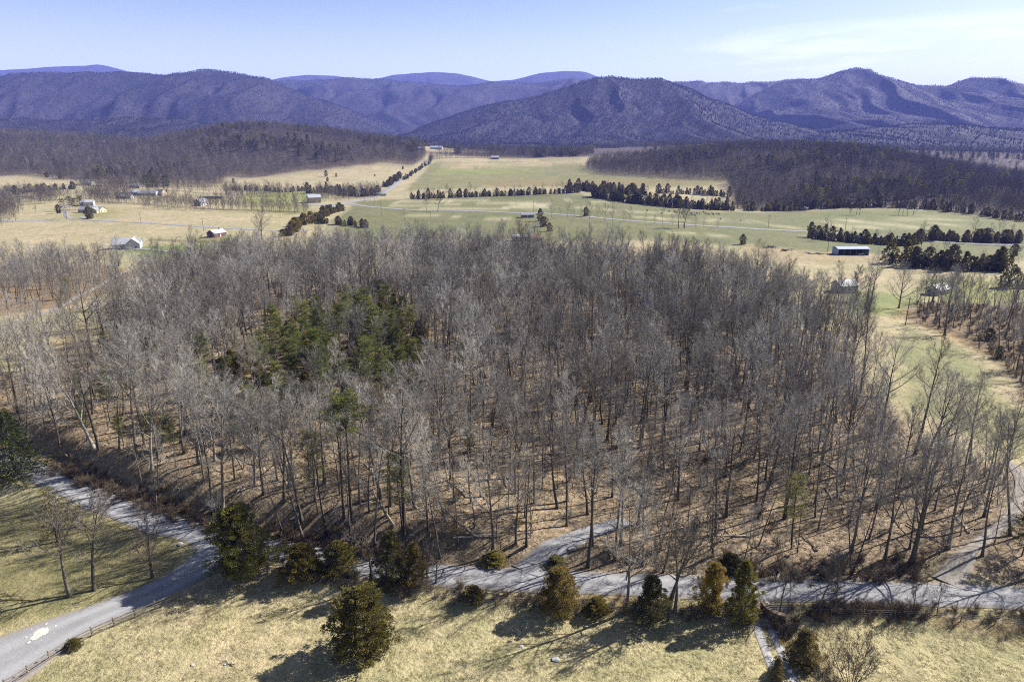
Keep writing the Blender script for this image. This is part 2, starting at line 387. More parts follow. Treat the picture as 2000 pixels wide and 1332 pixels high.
def grid_faces(ny, nx):
    i = np.arange(ny*nx).reshape(ny, nx)
    return np.stack([i[:-1,:-1], i[:-1,1:], i[1:,1:], i[1:,:-1]], -1).reshape(-1, 4)
def add_colour(me, name, arr):
    a = me.attributes.new(name, 'FLOAT_COLOR', 'POINT'); c = np.ones((len(arr), 4), np.float32); c[:,:3] = arr; a.data.foreach_set('color', c.ravel())
def add_float(me, name, arr, dom='POINT'):
    a = me.attributes.new(name, 'FLOAT', dom); a.data.foreach_set('value', np.asarray(arr, np.float32).ravel())
gobj = mesh_obj('ground', np.stack([XX, YY, ZZ], -1).reshape(-1, 3), grid_faces(*XX.shape), GM, smooth=True)
add_colour(gobj.data, 'zone_colour', zc.reshape(-1, 3)*0.60); add_float(gobj.data, 'litter', lt)
tag(gobj, 'rolling valley ground of dry grass, pasture and leaf litter', kind='structure')

# ------------------------------------------------------------------ mountains
def mountain_mat(name, c0, c1, c2):
    m, nt, b = mat(name); pos = geo_pos(nt)
    nA = noise_node(nt, pos, 0.0028, 6, 0.62); nB = noise_node(nt, pos, 0.034, 5, 0.8); nC = noise_node(nt, pos, 0.0045, 5, 0.7)
    c = ramp(nt, nA.outputs[0], [(0.40, c0), (0.60, c1)]).outputs[0]
    ev = ramp(nt, nC.outputs[0], [(0.54,(0,0,0)),(0.64,(0.85,0.85,0.85))])
    c = mixc(nt, ev.outputs[0], c, c2)
    c = mixc(nt, 1.0, c, ramp(nt, nB.outputs[0], [(0.33,(0.55,0.55,0.57)),(0.5,(1,1,1)),(0.67,(1.5,1.48,1.46))]).outputs[0], 'MULTIPLY')
    nt.links.new(c, b.inputs['Base Color']); bump(nt, b, nB.outputs[0], 1.0, 9.0)
    return m
MM = mountain_mat('mountain_woods', (0.0145,0.0130,0.0175), (0.0245,0.0215,0.0270), (0.0075,0.0115,0.0105))
def mountain(name, prof, Y, width, zbase, spur_amp, spur_len, seed, label, nx=560, nv=110, back=0.5, wander=0.0):
    pr = np.array(prof, float); pxs = np.linspace(pr[0,0], pr[-1,0], nx)
    # smooth interpolation of the crest line
    pys = np.interp(pxs, pr[:,0], pr[:,1]); k = np.ones(3)/3
    pys = np.convolve(np.pad(pys, 1, 'edge'), k, 'valid')
    crest = np.array([at_Y(a, b_, Y) for a, b_ in zip(pxs, pys)])
    x = crest[:,0]; zc_ = crest[:,2]
    zc_ = zc_+(fbm(x, x*0+seed*50, spur_len*0.35, 4, seed)-0.5)*(10 if name != 'foothill' else 34)
    v = np.concatenate([np.linspace(0, 1, nv), 1+np.linspace(0.03, back, 14)])
    Xg, Vg = np.meshgrid(x, v); Zc = np.broadcast_to(zc_, Xg.shape)
    Yg = Y-width*(1-Vg)+(fbm(Xg, Vg*0+seed, 900, 3, seed+9)-0.5)*wander*np.clip(1-Vg, 0, 1)
    vv = np.where(Vg > 1, 2-Vg, Vg)
    p = 0.55*vv**1.1+0.45*vv*vv*(3-2*vv)
    h = zbase+(Zc-zbase)*p
    # spurs running down the face
    mx = Xg+(fbm(Yg, Xg*0.3, 800, 3, seed+3)-0.5)*700
    def spur(L, sd): 
        n = fbm(mx, Yg*0.22, L, 3, sd); return 1-np.abs(2*n-1)*2.2
    env = np.clip(vv, 0, 1)*np.clip(1.02-vv, 0, 1)*4
    rel = np.clip((Zc-zbase)/350.0, 0.05 if name != 'foothill' else 0.6, 1.3)
    h = h+env**0.8*rel*spur_amp*0.80*(spur(spur_len, seed)*0.7+spur(spur_len*0.45, seed+5)*0.42+spur(spur_len*0.22, seed+8)*0.16-0.50)
    h = h+(fbm(Xg, Yg, 130, 3, seed+7)-0.5)*16*np.clip(env, 0, 1)
    h[0] -= 60
    o = mesh_obj(name, np.stack([Xg, Yg, h], -1).reshape(-1, 3), grid_faces(*Xg.shape), MM, smooth=True)
    tag(o, label, kind='structure')
    return Xg, Yg, h
MOUNT = []
MOUNT.append(mountain('mountain_ridge', [(-450,140),(-200,134),(0,138),(120,131),(165,129),(190,127),(215,131),(250,140),(340,150),(430,158),(480,165),(535,156),(570,150),(605,147),(650,149),(700,155),(735,154),(765,148),(790,146),(850,142),(890,144),(925,152),(960,160),(1000,157),(1060,142),(1100,140),(1140,141),(1165,150),(1250,165),(1500,175),(2000,175),(2500,165)],
    11000, 2600, 60, 90, 900, 21, 'pale blue mountain range farthest away along the skyline'))
MOUNT.append(mountain('mountain_ridge', [(380,215),(480,180),(540,163),(600,160),(660,156),(760,160),(860,168),(900,170),(960,166),(1060,160),(1110,157),(1180,155),(1300,163),(1400,164),(1500,163),(1560,157),(1640,170),(1750,190),(1900,220)],
    7000, 2300, 30, 120, 700, 33, 'long level wooded ridge behind the middle mountains', wander=300))
MOUNT.append(mountain('mountain_ridge', [(1380,262),(1440,207),(1480,182),(1520,166),(1560,157),(1595,156),(1625,146),(1650,138),(1670,135),(1690,140),(1715,148),(1760,160),(1800,170),(1845,173),(1870,163),(1893,154),(1920,160),(1960,171),(2000,172),(2100,180),(2300,165),(2500,170)],
    5600, 2000, 15, 110, 620, 44, 'blue wooded mountain with two peaks on the right', wander=400))
MOUNT.append(mountain('mountain_ridge', [(-450,150),(-200,146),(0,152),(100,149),(200,146),(300,144),(360,142),(400,139),(440,142),(500,152),(525,155),(560,170),(620,193),(680,215),(740,240),(790,262),(850,285),(900,300)],
    4700, 1500, 15, 120, 560, 55, 'broad wooded mountain on the left with dark pine patches', wander=300))
MOUNT.append(mountain('mountain_ridge', [(760,292),(810,262),(850,240),(900,222),(950,208),(1000,199),(1060,186),(1120,166),(1160,153),(1190,150),(1240,154),(1290,156),(1330,172),(1380,192),(1430,212),(1480,236),(1540,268),(1600,292)],
    4200, 1400, 15, 85, 480, 66, 'rounded wooded mountain in the middle of the skyline', wander=300))
MOUNT.append(mountain('foothill', [(1380,300),(1480,283),(1560,268),(1640,258),(1720,250),(1800,246),(1900,250),(2000,258),(2150,255),(2400,262)],
    3300, 900, 5, 55, 380, 77, 'low wooded foothills in front of the two-peaked mountain', wander=250))
MOUNT.append(mountain('foothill', [(-400,238),(0,236),(150,240),(260,236),(330,234),(420,243),(520,255),(640,265),(760,276),(900,285),(1000,284),(1100,282),(1250,283),(1400,290)],
    3000, 800, 5, 45, 340, 88, 'low wooded foothills below the broad left mountain', wander=250))

# ------------------------------------------------------------------ haze
def haze_box():
    x0, x1, y0, y1, z0, z1 = -12500, 12500, -400, 16500, -140, 1100
    v = [(x0,y0,z0),(x1,y0,z0),(x1,y1,z0),(x0,y1,z0),(x0,y0,z1),(x1,y0,z1),(x1,y1,z1),(x0,y1,z1)]
    f = [(0,3,2,1),(4,5,6,7),(0,1,5,4),(1,2,6,5),(2,3,7,6),(3,0,4,7)]
    m = bpy.data.materials.new('haze_mat'); m.use_nodes = True; nt = m.node_tree; nt.nodes.clear()
    pv = nd(nt, 'ShaderNodeVolumePrincipled'); pv.inputs['Color'].default_value = HAZE_C; pv.inputs['Density'].default_value = HAZE_D
    pv.inputs['Anisotropy'].default_value = 0.0
    oo = nd(nt, 'ShaderNodeOutputMaterial'); nt.links.new(pv.outputs[0], oo.inputs['Volume'])
    m.cycles.homogeneous_volume = True
    o = mesh_obj('haze', v, f, m); tag(o, 'pale blue haze lying over the valley and mountains', kind='stuff')
HAZE_C = (0.25, 0.32, 1.0, 1); HAZE_D = 5.2e-5
haze_box()
# ------------------------------------------------------------------ tree and wood materials
def rnd_info(nt): return nd(nt, 'ShaderNodeObjectInfo').outputs['Random']
def bark_mat(name, stops, scale=3.0):
    m, nt, b = mat(name); tc_ = nd(nt, 'ShaderNodeTexCoord').outputs['Object']
    c = ramp(nt, rnd_info(nt), stops).outputs[0]
    n = noise_node(nt, tc_, scale, 5, 0.7)
    c = mixc(nt, 1.0, c, ramp(nt, n.outputs[0], [(0.3,(0.6,0.6,0.6)),(0.7,(1.35,1.33,1.3))]).outputs[0], 'MULTIPLY')
    nt.links.new(c, b.inputs['Base Color']); return m
BARK = bark_mat('bark_grey', [(0.0,(0.052,0.044,0.037)),(0.35,(0.072,0.063,0.053)),(0.7,(0.100,0.089,0.076)),(1.0,(0.150,0.136,0.118))])
TWIG = bark_mat('twig_grey', [(0.0,(0.120,0.107,0.092)),(0.3,(0.168,0.159,0.145)),(0.7,(0.240,0.232,0.216)),(1.0,(0.34,0.332,0.315))], 0.5)
PALEB = bark_mat('bark_pale', [(0.0,(0.17,0.158,0.14)),(1.0,(0.22,0.208,0.19))])
PALET = bark_mat('twig_pale', [(0.0,(0.23,0.215,0.195)),(1.0,(0.30,0.28,0.26))], 0.5)
FARW = bark_mat('twig_hillside', [(0.0,(0.055,0.047,0.037)),(0.4,(0.085,0.074,0.060)),(0.8,(0.120,0.106,0.088)),(1.0,(0.18,0.163,0.140))], 0.4)
MTNW = bark_mat('twig_mountain', [(0.0,(0.044,0.038,0.045)),(0.5,(0.060,0.052,0.060)),(1.0,(0.082,0.072,0.080))], 0.2)
LOGM = bark_mat('dead_wood', [(0.0,(0.10,0.08,0.06)),(0.5,(0.20,0.175,0.15)),(1.0,(0.36,0.34,0.30))])
BRAMBLE = bark_mat('bramble_stems', [(0.0,(0.075,0.058,0.040)),(0.5,(0.115,0.088,0.060)),(1.0,(0.165,0.130,0.090))], 1.0)
def leaf_mat(name, stops, scale, tr=0.3):
    m, nt, b = mat(name); tc_ = nd(nt, 'ShaderNodeTexCoord').outputs['Object']
    n = noise_node(nt, tc_, scale, 4, 0.6); n2_ = noise_node(nt, tc_, scale*6, 2, 0.5)
    f = mth(nt, 'ADD', mth(nt, 'MULTIPLY', n.outputs[0], 0.75), mth(nt, 'ADD', mth(nt, 'MULTIPLY', rnd_info(nt), 0.35), -0.05))
    c = ramp(nt, f, stops).outputs[0]
    c = mixc(nt, 1.0, c, ramp(nt, n2_.outputs[0], [(0.3,(0.62,0.62,0.6)),(0.7,(1.4,1.38,1.3))]).outputs[0], 'MULTIPLY')
    nt.links.new(c, b.inputs['Base Color'])
    t = nd(nt, 'ShaderNodeBsdfTranslucent'); nt.links.new(c, t.inputs[0])
    ms = nd(nt, 'ShaderNodeMixShader'); ms.inputs[0].default_value = tr
    nt.links.new(b.outputs[0], ms.inputs[1]); nt.links.new(t.outputs[0], ms.inputs[2])
    nt.links.new(ms.outputs[0], nt.nodes['Material Output'].inputs['Surface']); return m
CEDAR_G = leaf_mat('cedar_green', [(0.25, (0.0742, 0.08, 0.0231)), (0.5, (0.1571, 0.1418, 0.0363)), (0.75, (0.2728, 0.1963, 0.0561))], 0.55)
CEDAR_R = leaf_mat('cedar_rust', [(0.25, (0.0702, 0.0694, 0.0195)), (0.5, (0.1288, 0.104, 0.0268)), (0.75, (0.1991, 0.1493, 0.0439))], 0.55)
CEDAR_D = leaf_mat('cedar_dark', [(0.25, (0.0603, 0.0636, 0.0265)), (0.5, (0.1064, 0.1009, 0.039)), (0.75, (0.1851, 0.142, 0.0532))], 0.5, 0.2)
PINE_L = leaf_mat('pine_needles', [(0.25, (0.0625, 0.0774, 0.0222)), (0.5, (0.1101, 0.1224, 0.037)), (0.75, (0.1755, 0.1724, 0.0567))], 0.5)
PINE_D = leaf_mat('spruce_needles', [(0.25, (0.0189, 0.0324, 0.0098)), (0.5, (0.0378, 0.0552, 0.0157)), (0.75, (0.0735, 0.0857, 0.0235))], 0.6, 0.15)
GRASSM = leaf_mat('dry_grass_blades', [(0.25, (0.1932, 0.1714, 0.1008)), (0.5, (0.2608, 0.2368, 0.1492)), (0.75, (0.3188, 0.2973, 0.2007))], 0.3, 0.25)
LEAFM = leaf_mat('fallen_leaves', [(0.25,(0.115,0.080,0.050)),(0.5,(0.175,0.125,0.082)),(0.75,(0.245,0.185,0.13))], 0.3, 0.1)

# ------------------------------------------------------------------ mesh builder
class MB:
    def __init__(s): s.v = []; s.f = []
    def tube(s, pts, rad, k=3, tip=False):
        n = len(pts); base = len(s.v); up = None
        for i in range(n):
            d = pts[min(i+1, n-1)]-pts[max(i-1, 0)]
            if up is None:
                up = Vector((0.3, 0.8, 0.5)) if abs(d.normalized().z) > 0.8 else Vector((0, 0, 1))
            a = d.cross(up)
            if a.length < 1e-6: a = d.orthogonal()
            a.normalize(); b_ = d.cross(a).normalized(); up = a.cross(d).normalized() if False else up
            if tip and i == n-1:
                s.v.append(pts[i]); break
            for j in range(k):
                t = 2*math.pi*j/k; s.v.append(pts[i]+(a*math.cos(t)+b_*math.sin(t))*rad[i])
        for i in range(n-1):
            o = base+i*k
            if tip and i == n-2:
                q = base+(n-1)*k
                for j in range(k): s.f.append((o+j, o+(j+1) % k, q))
            else:
                for j in range(k): s.f.append((o+j, o+(j+1) % k, o+k+(j+1) % k, o+k+j))
        if not tip:
            s.f.append(tuple(base+(n-1)*k+j for j in range(k)))
    def spike(s, p, q, r):
        d = q-p; a = d.orthogonal().normalized()*r; b_ = d.cross(a).normalized()*r; o = len(s.v)
        s.v += [p+a, p-a*0.5+b_*0.87, p-a*0.5-b_*0.87, q]; s.f += [(o, o+1, o+3), (o+1, o+2, o+3), (o+2, o, o+3)]
    def blade(s, p, q, w, nrm=None):
        d = q-p; a = (d.cross(nrm) if nrm is not None else d.orthogonal())
        if a.length < 1e-6: a = d.orthogonal()
        a = a.normalized()*w; m_ = p+d*0.45; o = len(s.v)
        s.v += [p, m_+a, q, m_-a]; s.f += [(o, o+1, o+2), (o, o+2, o+3)]
    def box(s, x0, x1, y0, y1, z0, z1):
        o = len(s.v); s.v += [Vector(c) for c in ((x0,y0,z0),(x1,y0,z0),(x1,y1,z0),(x0,y1,z0),(x0,y0,z1),(x1,y0,z1),(x1,y1,z1),(x0,y1,z1))]
        s.f += [(o,o+3,o+2,o+1),(o+4,o+5,o+6,o+7),(o,o+1,o+5,o+4),(o+1,o+2,o+6,o+5),(o+2,o+3,o+7,o+6),(o+3,o,o+4,o+7)]
    def poly(s, pts):
        o = len(s.v); s.v += [Vector(p) for p in pts]; s.f.append(tuple(range(o, o+len(pts))))
    def mesh(s, name, m, smooth=False):
        me = bpy.data.meshes.new(name); me.from_pydata(s.v, [], s.f)
        for q in (m if isinstance(m, (list, tuple)) else [m]): me.materials.append(q)
        if smooth: me.polygons.foreach_set('use_smooth', np.ones(len(me.polygons), bool))
        me.update(); return me
def rdir(rng):
    z = rng.uniform(-1, 1); t = rng.uniform(0, 6.283); r = math.sqrt(1-z*z); return Vector((r*math.cos(t), r*math.sin(t), z))
def bend(rng, start, d, L, n, up, wob):
    pts = [start.copy()]; p = start.copy(); d = d.normalized()
    for i in range(n):
        d = (d+Vector((0, 0, up/n))+rdir(rng)*wob).normalized(); p = p+d*(L/n); pts.append(p.copy())
    return pts
def along(pts, t):
    f = t*(len(pts)-1); i = min(int(f), len(pts)-2); u = f-i
    return pts[i]*(1-u)+pts[i+1]*u, (pts[i+1]-pts[i]).normalized()

def bare_tree(seed, H=20, clear=0.5, spread=0.30, nl=14, r0=None, lean=0.0, fork=False, arch=0.0, nsub=8, ntw=6, nneed=4, tw=1.05, stems=1, upness=0.55):
    rng = random.Random(seed); T = MB(); C = MB()
    r0 = r0 or H*0.0135
    trunks = []
    for sidx in range(stems):
        d0 = Vector((lean+rng.uniform(-.03,.03), rng.uniform(-.05,.05), 1))
        if stems > 1:
            a = 6.283*sidx/stems+rng.uniform(-.4,.4); d0 = Vector((math.cos(a)*rng.uniform(.2,.55), math.sin(a)*rng.uniform(.2,.55), 1))
        hh = H*(1 if stems == 1 else rng.uniform(.7,1.0))
        pts = [Vector((0,0,-0.4))]; p = Vector((0,0,-0.4)); d = d0.normalized(); n = 11
        for i in range(n):
            d = (d+Vector((arch*i/n, 0, 0.02))+Vector((rng.uniform(-1,1), rng.uniform(-1,1), 0))*0.055).normalized()
            p = p+d*(hh/n); pts.append(p.copy())
        rr = r0*(1 if stems == 1 else 0.55)
        rad = [rr*(1-0.90*(i/n)**0.85) for i in range(n+1)]; rad[0] *= 1.45; rad[1] *= 1.02
        T.tube(pts, rad, 6); trunks.append((pts, rad, hh))
        if fork:
            ti = rng.uniform(0.42, 0.55); q, dd = along(pts, ti); rf = rr*(1-0.9*ti**0.85)*0.8
            side = Vector((rng.uniform(-1,1), rng.uniform(-1,1), 0)).normalized()
            fp = bend(rng, q, dd+side*0.55, hh*(1-ti)*0.95, 7, 0.45, 0.05)
            fr = [rf*(1-0.88*i/7) for i in range(8)]; T.tube(fp, fr, 5); trunks.append((fp, fr, hh*0.62))
    for ti_, (pts, rad, hh) in enumerate(trunks):
        cl = clear if (ti_ == 0 or stems > 1) else 0.12
        cnt = nl if ti_ == 0 or stems > 1 else int(nl*0.7)
        az = rng.uniform(0, 6.283)
        for k in range(cnt):
            t = cl+(0.985-cl)*((k+rng.random())/cnt); az += 2.4+rng.uniform(-.5,.5)
            q, dd = along(pts, t); u = (t-cl)/(1-cl)
            inc = math.radians(rng.uniform(48, 72)*(1-u)+rng.uniform(16, 34)*u)
            h = Vector((math.cos(az), math.sin(az), 0)); d = dd*math.cos(inc)+h*math.sin(inc)
            Lb = H*spread*(0.45+0.75*(1-u)**0.7)*rng.uniform(.7,1.15)
            rb = min(np.interp(t, np.linspace(0,1,len(rad)), rad)*0.62, 0.12*H/20+0.035)
            lp = bend(rng, q, d, Lb, 6, upness*rng.uniform(.6,1.4), 0.11)
            T.tube(lp, [rb*(1-0.86*i/6) for i in range(7)], 4, tip=True)
            for j in range(nsub):
                t2 = 0.22+0.78*(j+rng.random())/nsub; q2, d2 = along(lp, t2)
                sd = (d2+rdir(rng)*0.85+Vector((0,0,0.28))).normalized(); L2 = Lb*rng.uniform(.28,.5)*(1.15-0.5*t2)
                sp = bend(rng, q2, sd, L2, 3, 0.25, 0.12); r2_ = max(rb*(1-.86*t2)*0.55, 0.014*tw)
                C.tube(sp, [r2_*(1-.75*i/3) for i in range(4)], 3, tip=True)
                for w_ in range(ntw):
                    t3 = 0.15+0.85*(w_+rng.random())/ntw; q3, d3 = along(sp, t3)
                    td = (d3+rdir(rng)*0.9+Vector((0,0,0.2))).normalized(); L3 = L2*rng.uniform(.3,.55)+0.15
                    e3 = q3+td*L3; C.spike(q3, e3, 0.013*tw)
                    for z_ in range(nneed):
                        t4 = rng.uniform(.2,.95); q4 = q3+(e3-q3)*t4
                        C.spike(q4, q4+(td+rdir(rng)*0.9+Vector((0,0,.15))).normalized()*L3*rng.uniform(.4,.75), 0.0095*tw)
    return T, C

def cedar(seed, H=9, Wd=5.5, nclump=150, nspray=46, top=0.75, low=0.05, spray=0.20):
    """dense conical-oval evergreen: branch tips carrying clumps of short flat sprays"""
    rng = random.Random(seed); T = MB(); C = MB()
    T.tube([Vector((0,0,-.3)), Vector((rng.uniform(-.1,.1),rng.uniform(-.1,.1),H*.4)), Vector((rng.uniform(-.15,.15),rng.uniform(-.15,.15),H*.93))], [H*.026,H*.016,H*.003], 6)
    lob = [(rng.uniform(0,6.283), rng.uniform(.1,.9), rng.uniform(.55,1.35)) for _ in range(12)]
    pmax = max(min(1.0, (q/40+0.12)*3.0)**0.6*(1-q/40)**top+0.03 for q in range(40))
    for k in range(nclump):
        u = ((k+rng.random())/nclump)**1.05; az = k*2.39996+rng.uniform(-.3,.3)
        z = H*(low+(0.97-low)*u)
        prof = (min(1.0, (u+0.12)*3.0)**0.6*(max(0.0, 1-u)**top)+0.03)/pmax
        R = Wd/2*prof
        for la, lz, lm in lob:
            w_ = math.exp(-((math.cos(az-la)-1)**2)*3-((u-lz)/0.16)**2); R *= 1+(lm-1)*w_*1.1
        R *= rng.uniform(.60,1.16); inner = R*rng.choice((1,1,1,.75,.5))
        tip = Vector((math.cos(az)*inner, math.sin(az)*inner, z+0.12*inner))
        if k % 2 == 0: T.spike(Vector((0,0,max(.2,z-inner*.35))), tip, 0.035)
        cs = (0.26+0.075*Wd/2)*rng.uniform(.6,1.4)*(0.55+0.45*(1-u)); outd = Vector((math.cos(az), math.sin(az), 0.55)).normalized()
        for j in range(nspray):
            o_ = rdir(rng)*cs*rng.random()**0.45; o_.z *= 0.8
            p = tip+o_-outd*cs*0.25
            d = (outd*0.7+o_.normalized()*0.55+rdir(rng)*0.55+Vector((0,0,.2))).normalized()
            C.blade(p, p+d*spray*rng.uniform(.6,1.35), spray*rng.uniform(.17,.30), rdir(rng))
    return T, C

def pine(seed, H=13, Wd=6, clear=0.35, nwh=9, tuft=0.55, dens=26):
    """pine: tiers of spreading limbs that end in tufts of long needles"""
    rng = random.Random(seed); T = MB(); C = MB(); n = 7; pts = [Vector((0,0,-.3))]; p = pts[0].copy(); d = Vector((rng.uniform(-.05,.05), rng.uniform(-.05,.05), 1))
    for i in range(n):
        d = (d+Vector((rng.uniform(-.05,.05), rng.uniform(-.05,.05), .02))).normalized(); p = p+d*H/n; pts.append(p.copy())
    T.tube(pts, [H*.0125*(1-.88*i/n) for i in range(n+1)], 6)
    for k in range(nwh):
        u = (k+.5*rng.random())/nwh; t = clear+(0.97-clear)*u; m_ = rng.randint(4,6); a0 = rng.uniform(0,6.283)
        for j in range(m_):
            a = a0+6.283*j/m_+rng.uniform(-.35,.35); q, dd = along(pts, t)
            Lb = Wd/2*(1.0-0.6*u**2.4)*rng.uniform(.55,1.15)
            lp = bend(rng, q, Vector((math.cos(a), math.sin(a), 0.12+0.5*u)), Lb, 4, 0.30, 0.10)
            T.tube(lp, [0.05*(1-.8*i/4) for i in range(5)], 3, tip=True)
            for s_ in range(5):
                t2 = (.35, .55, .72, .88, 1.0)[s_]; q2, d2 = along(lp, t2)
                c = q2+Vector((rng.uniform(-1,1), rng.uniform(-1,1), rng.uniform(-.2,.35)))*0.38*(Lb/3)**.5
                for z_ in range(dens):
                    dd2 = rdir(rng); dd2.z = abs(dd2.z)*0.75-0.05; o_ = Vector((rng.uniform(-1,1), rng.uniform(-1,1), rng.uniform(-.3,.4)))*tuft*.7
                    C.blade(c+o_, c+o_+dd2.normalized()*tuft*rng.uniform(.45,.85), tuft*0.085, rdir(rng))
    return T, C

def spruce(seed, H=15, Wd=9, nb=130):
    """spruce: drooping boughs in a cone, each bough hung with short sprays"""
    rng = random.Random(seed); T = MB(); C = MB()
    T.tube([Vector((0,0,-.3)), Vector((0,0,H*.5)), Vector((0.05,0,H*.985))], [H*.02,H*.012,H*.002], 6)
    for k in range(nb):
        u = (k+rng.random())/nb; z = H*(0.04+0.95*u); az = k*2.39996+rng.uniform(-.3,.3)
        Lb = Wd/2*(1-u)**0.85*rng.uniform(.72,1.1)+0.25
        lp = bend(rng, Vector((0,0,z)), Vector((math.cos(az), math.sin(az), 0.18-0.45*(1-u))), Lb, 5, 0.22, 0.04)
        T.tube(lp, [0.055*(1-.8*i/5) for i in range(6)], 3, tip=True)
        side = Vector((-math.sin(az), math.cos(az), 0))
        for j in range(int(14+34*Lb/4)):
            t = rng.uniform(.12,1)**.7; q, dd = along(lp, t); s_ = rng.choice((-1,1)); w_ = Lb*0.30*(1.1-t)+0.15
            p = q+side*s_*w_*rng.random()+Vector((0,0,rng.uniform(-.28,.05)))
            d = (dd*.8+side*s_*.55+Vector((0,0,rng.uniform(-.6,.15)))).normalized()
            C.blade(p, p+d*rng.uniform(.25,.55), 0.075, rdir(rng))
    return T, C

def shrub(seed, H=2.0, n=26, w=0.6, tw=1.0):
    rng = random.Random(seed); C = MB()
    for k in range(n):
        a = rng.uniform(0,6.283); d = Vector((math.cos(a)*rng.uniform(.1,w), math.sin(a)*rng.uniform(.1,w), 1))
        lp = bend(rng, Vector((rng.uniform(-.3,.3), rng.uniform(-.3,.3), -.05)), d, H*rng.uniform(.55,1.05), 4, -0.15, 0.16)
        C.tube(lp, [0.022*tw*(1-.8*i/4) for i in range(5)], 3, tip=True)
        for j in range(9):
            q, dd = along(lp, rng.uniform(.2,1)); td = (dd+rdir(rng)*.9).normalized(); e = q+td*H*rng.uniform(.14,.3); C.spike(q, e, 0.012*tw)
            for z_ in range(3):
                q2 = q+(e-q)*rng.uniform(.2,1); C.spike(q2, q2+(td+rdir(rng)*.9).normalized()*H*.12, 0.009*tw)
    return C

# ---- prototype meshes (shared by every copy)
FOREST_KINDS = [  # (description, arguments)
    ('tall straight', dict(seed=1, H=21, clear=0.52, spread=0.24, nl=15)),
    ('tall slender', dict(seed=2, H=19.5, clear=0.60, spread=0.19, nl=12, r0=0.19)),
    ('forked', dict(seed=3, H=19, clear=0.48, spread=0.26, nl=11, fork=True)),
    ('broad-crowned', dict(seed=4, H=19.5, clear=0.40, spread=0.34, nl=16, r0=0.32)),
    ('leaning', dict(seed=5, H=19, clear=0.48, spread=0.26, nl=13, lean=0.16)),
    ('thin pole-like', dict(seed=6, H=15.5, clear=0.52, spread=0.17, nl=11, r0=0.115, nsub=5)),
    ('small bushy-topped', dict(seed=7, H=13, clear=0.34, spread=0.26, nl=12, r0=0.13, nsub=6)),
    ('crooked', dict(seed=8, H=17.5, clear=0.42, spread=0.29, nl=12, arch=0.05, lean=-0.10)),
    ('pole-like', dict(seed=9, H=17, clear=0.62, spread=0.16, nl=10, r0=0.14, nsub=5)),
    ('stout', dict(seed=10, H=22, clear=0.45, spread=0.30, nl=17, r0=0.36)),
    ('low-branched', dict(seed=11, H=16, clear=0.22, spread=0.36, nl=16, r0=0.22)),
    ('twin-stemmed', dict(seed=12, H=18, clear=0.42, spread=0.24, nl=10, stems=2, r0=0.26)),
    ('slanting', dict(seed=13, H=17, clear=0.5, spread=0.22, nl=11, lean=0.26, r0=0.15)),
    ('slim sapling-like', dict(seed=14, H=11, clear=0.35, spread=0.20, nl=9, r0=0.075, nsub=5)),
]
FP = []
for desc, kw in FOREST_KINDS:
    T, C = bare_tree(**kw); FP.append((desc, T.mesh('tree_trunk', BARK, True), C.mesh('tree_crown', TWIG), kw['H']))
T, C = bare_tree(41, H=20, clear=0.30, spread=0.42, nl=13, arch=-0.12, lean=-0.22, r0=0.34); ARCH = (T.mesh('tree_trunk', PALEB, True), C.mesh('tree_crown', PALET))
T, C = bare_tree(42, H=19, clear=0.34, spread=0.34, nl=14, fork=True, r0=0.30); PALE_T = (T.mesh('tree_trunk', PALEB, True), C.mesh('tree_crown', PALET))
LAWN_T = []
for sd, kw in ((51, dict(H=11.5, clear=0.42, spread=0.36, nl=11, r0=0.25, nneed=2, ntw=4)), (52, dict(H=12, clear=0.35, spread=0.34, nl=10, r0=0.27, fork=True, nneed=2, ntw=4)), (53, dict(H=11, clear=0.22, spread=0.44, nl=12, r0=0.27, nneed=2, ntw=4))):
    T, C = bare_tree(sd, tw=2.4, **kw); LAWN_T.append((T.mesh('tree_trunk', BARK, True), C.mesh('tree_crown', BARK), kw['H']))
T, C = bare_tree(61, H=11, clear=0.30, spread=0.30, nl=9, stems=9, r0=0.16, nsub=5, ntw=4, nneed=2, tw=1.6, upness=0.9); MULTI = (T.mesh('tree_trunk', BARK, True), C.mesh('tree_crown', BARK), 11)
T, C = bare_tree(62, H=16, clear=0.20, spread=0.55, nl=16, r0=0.42, nsub=9, ntw=6, tw=1.4); BIGOAK = (T.mesh('tree_trunk', BARK, True), C.mesh('tree_crown', TWIG), 16)
T, C = bare_tree(63, H=18, clear=0.30, spread=0.30, nl=18, r0=0.26, nsub=8, ntw=6, nneed=5); FEATHER = (T.mesh('tree_trunk', BARK, True), C.mesh('tree_crown', PALET), 18)
CED = {}
for key, m_, kw in (('green', CEDAR_G, dict(seed=71, H=9, Wd=8, nclump=360, nspray=100, top=0.50)), ('green2', CEDAR_G, dict(seed=72, H=8, Wd=5, nclump=230, nspray=85, top=0.62)),
                    ('rust', CEDAR_R, dict(seed=73, H=9, Wd=7, nclump=330, nspray=100, top=0.50)), ('rust2', CEDAR_R, dict(seed=74, H=6.5, Wd=5, nclump=230, nspray=85, top=0.55)),
                    ('thin', CEDAR_D, dict(seed=76, H=8, Wd=5, nclump=70, nspray=34, top=0.6)), ('dark', CEDAR_D, dict(seed=75, H=8, Wd=5.2, nclump=240, nspray=85, top=0.55))):
    T, C = cedar(**kw); CED[key] = (T.mesh('tree_trunk', BARK, True), C.mesh('tree_crown', m_), kw['H'], kw['Wd'])
FCED = []                                                    # distant cedars, one mesh each
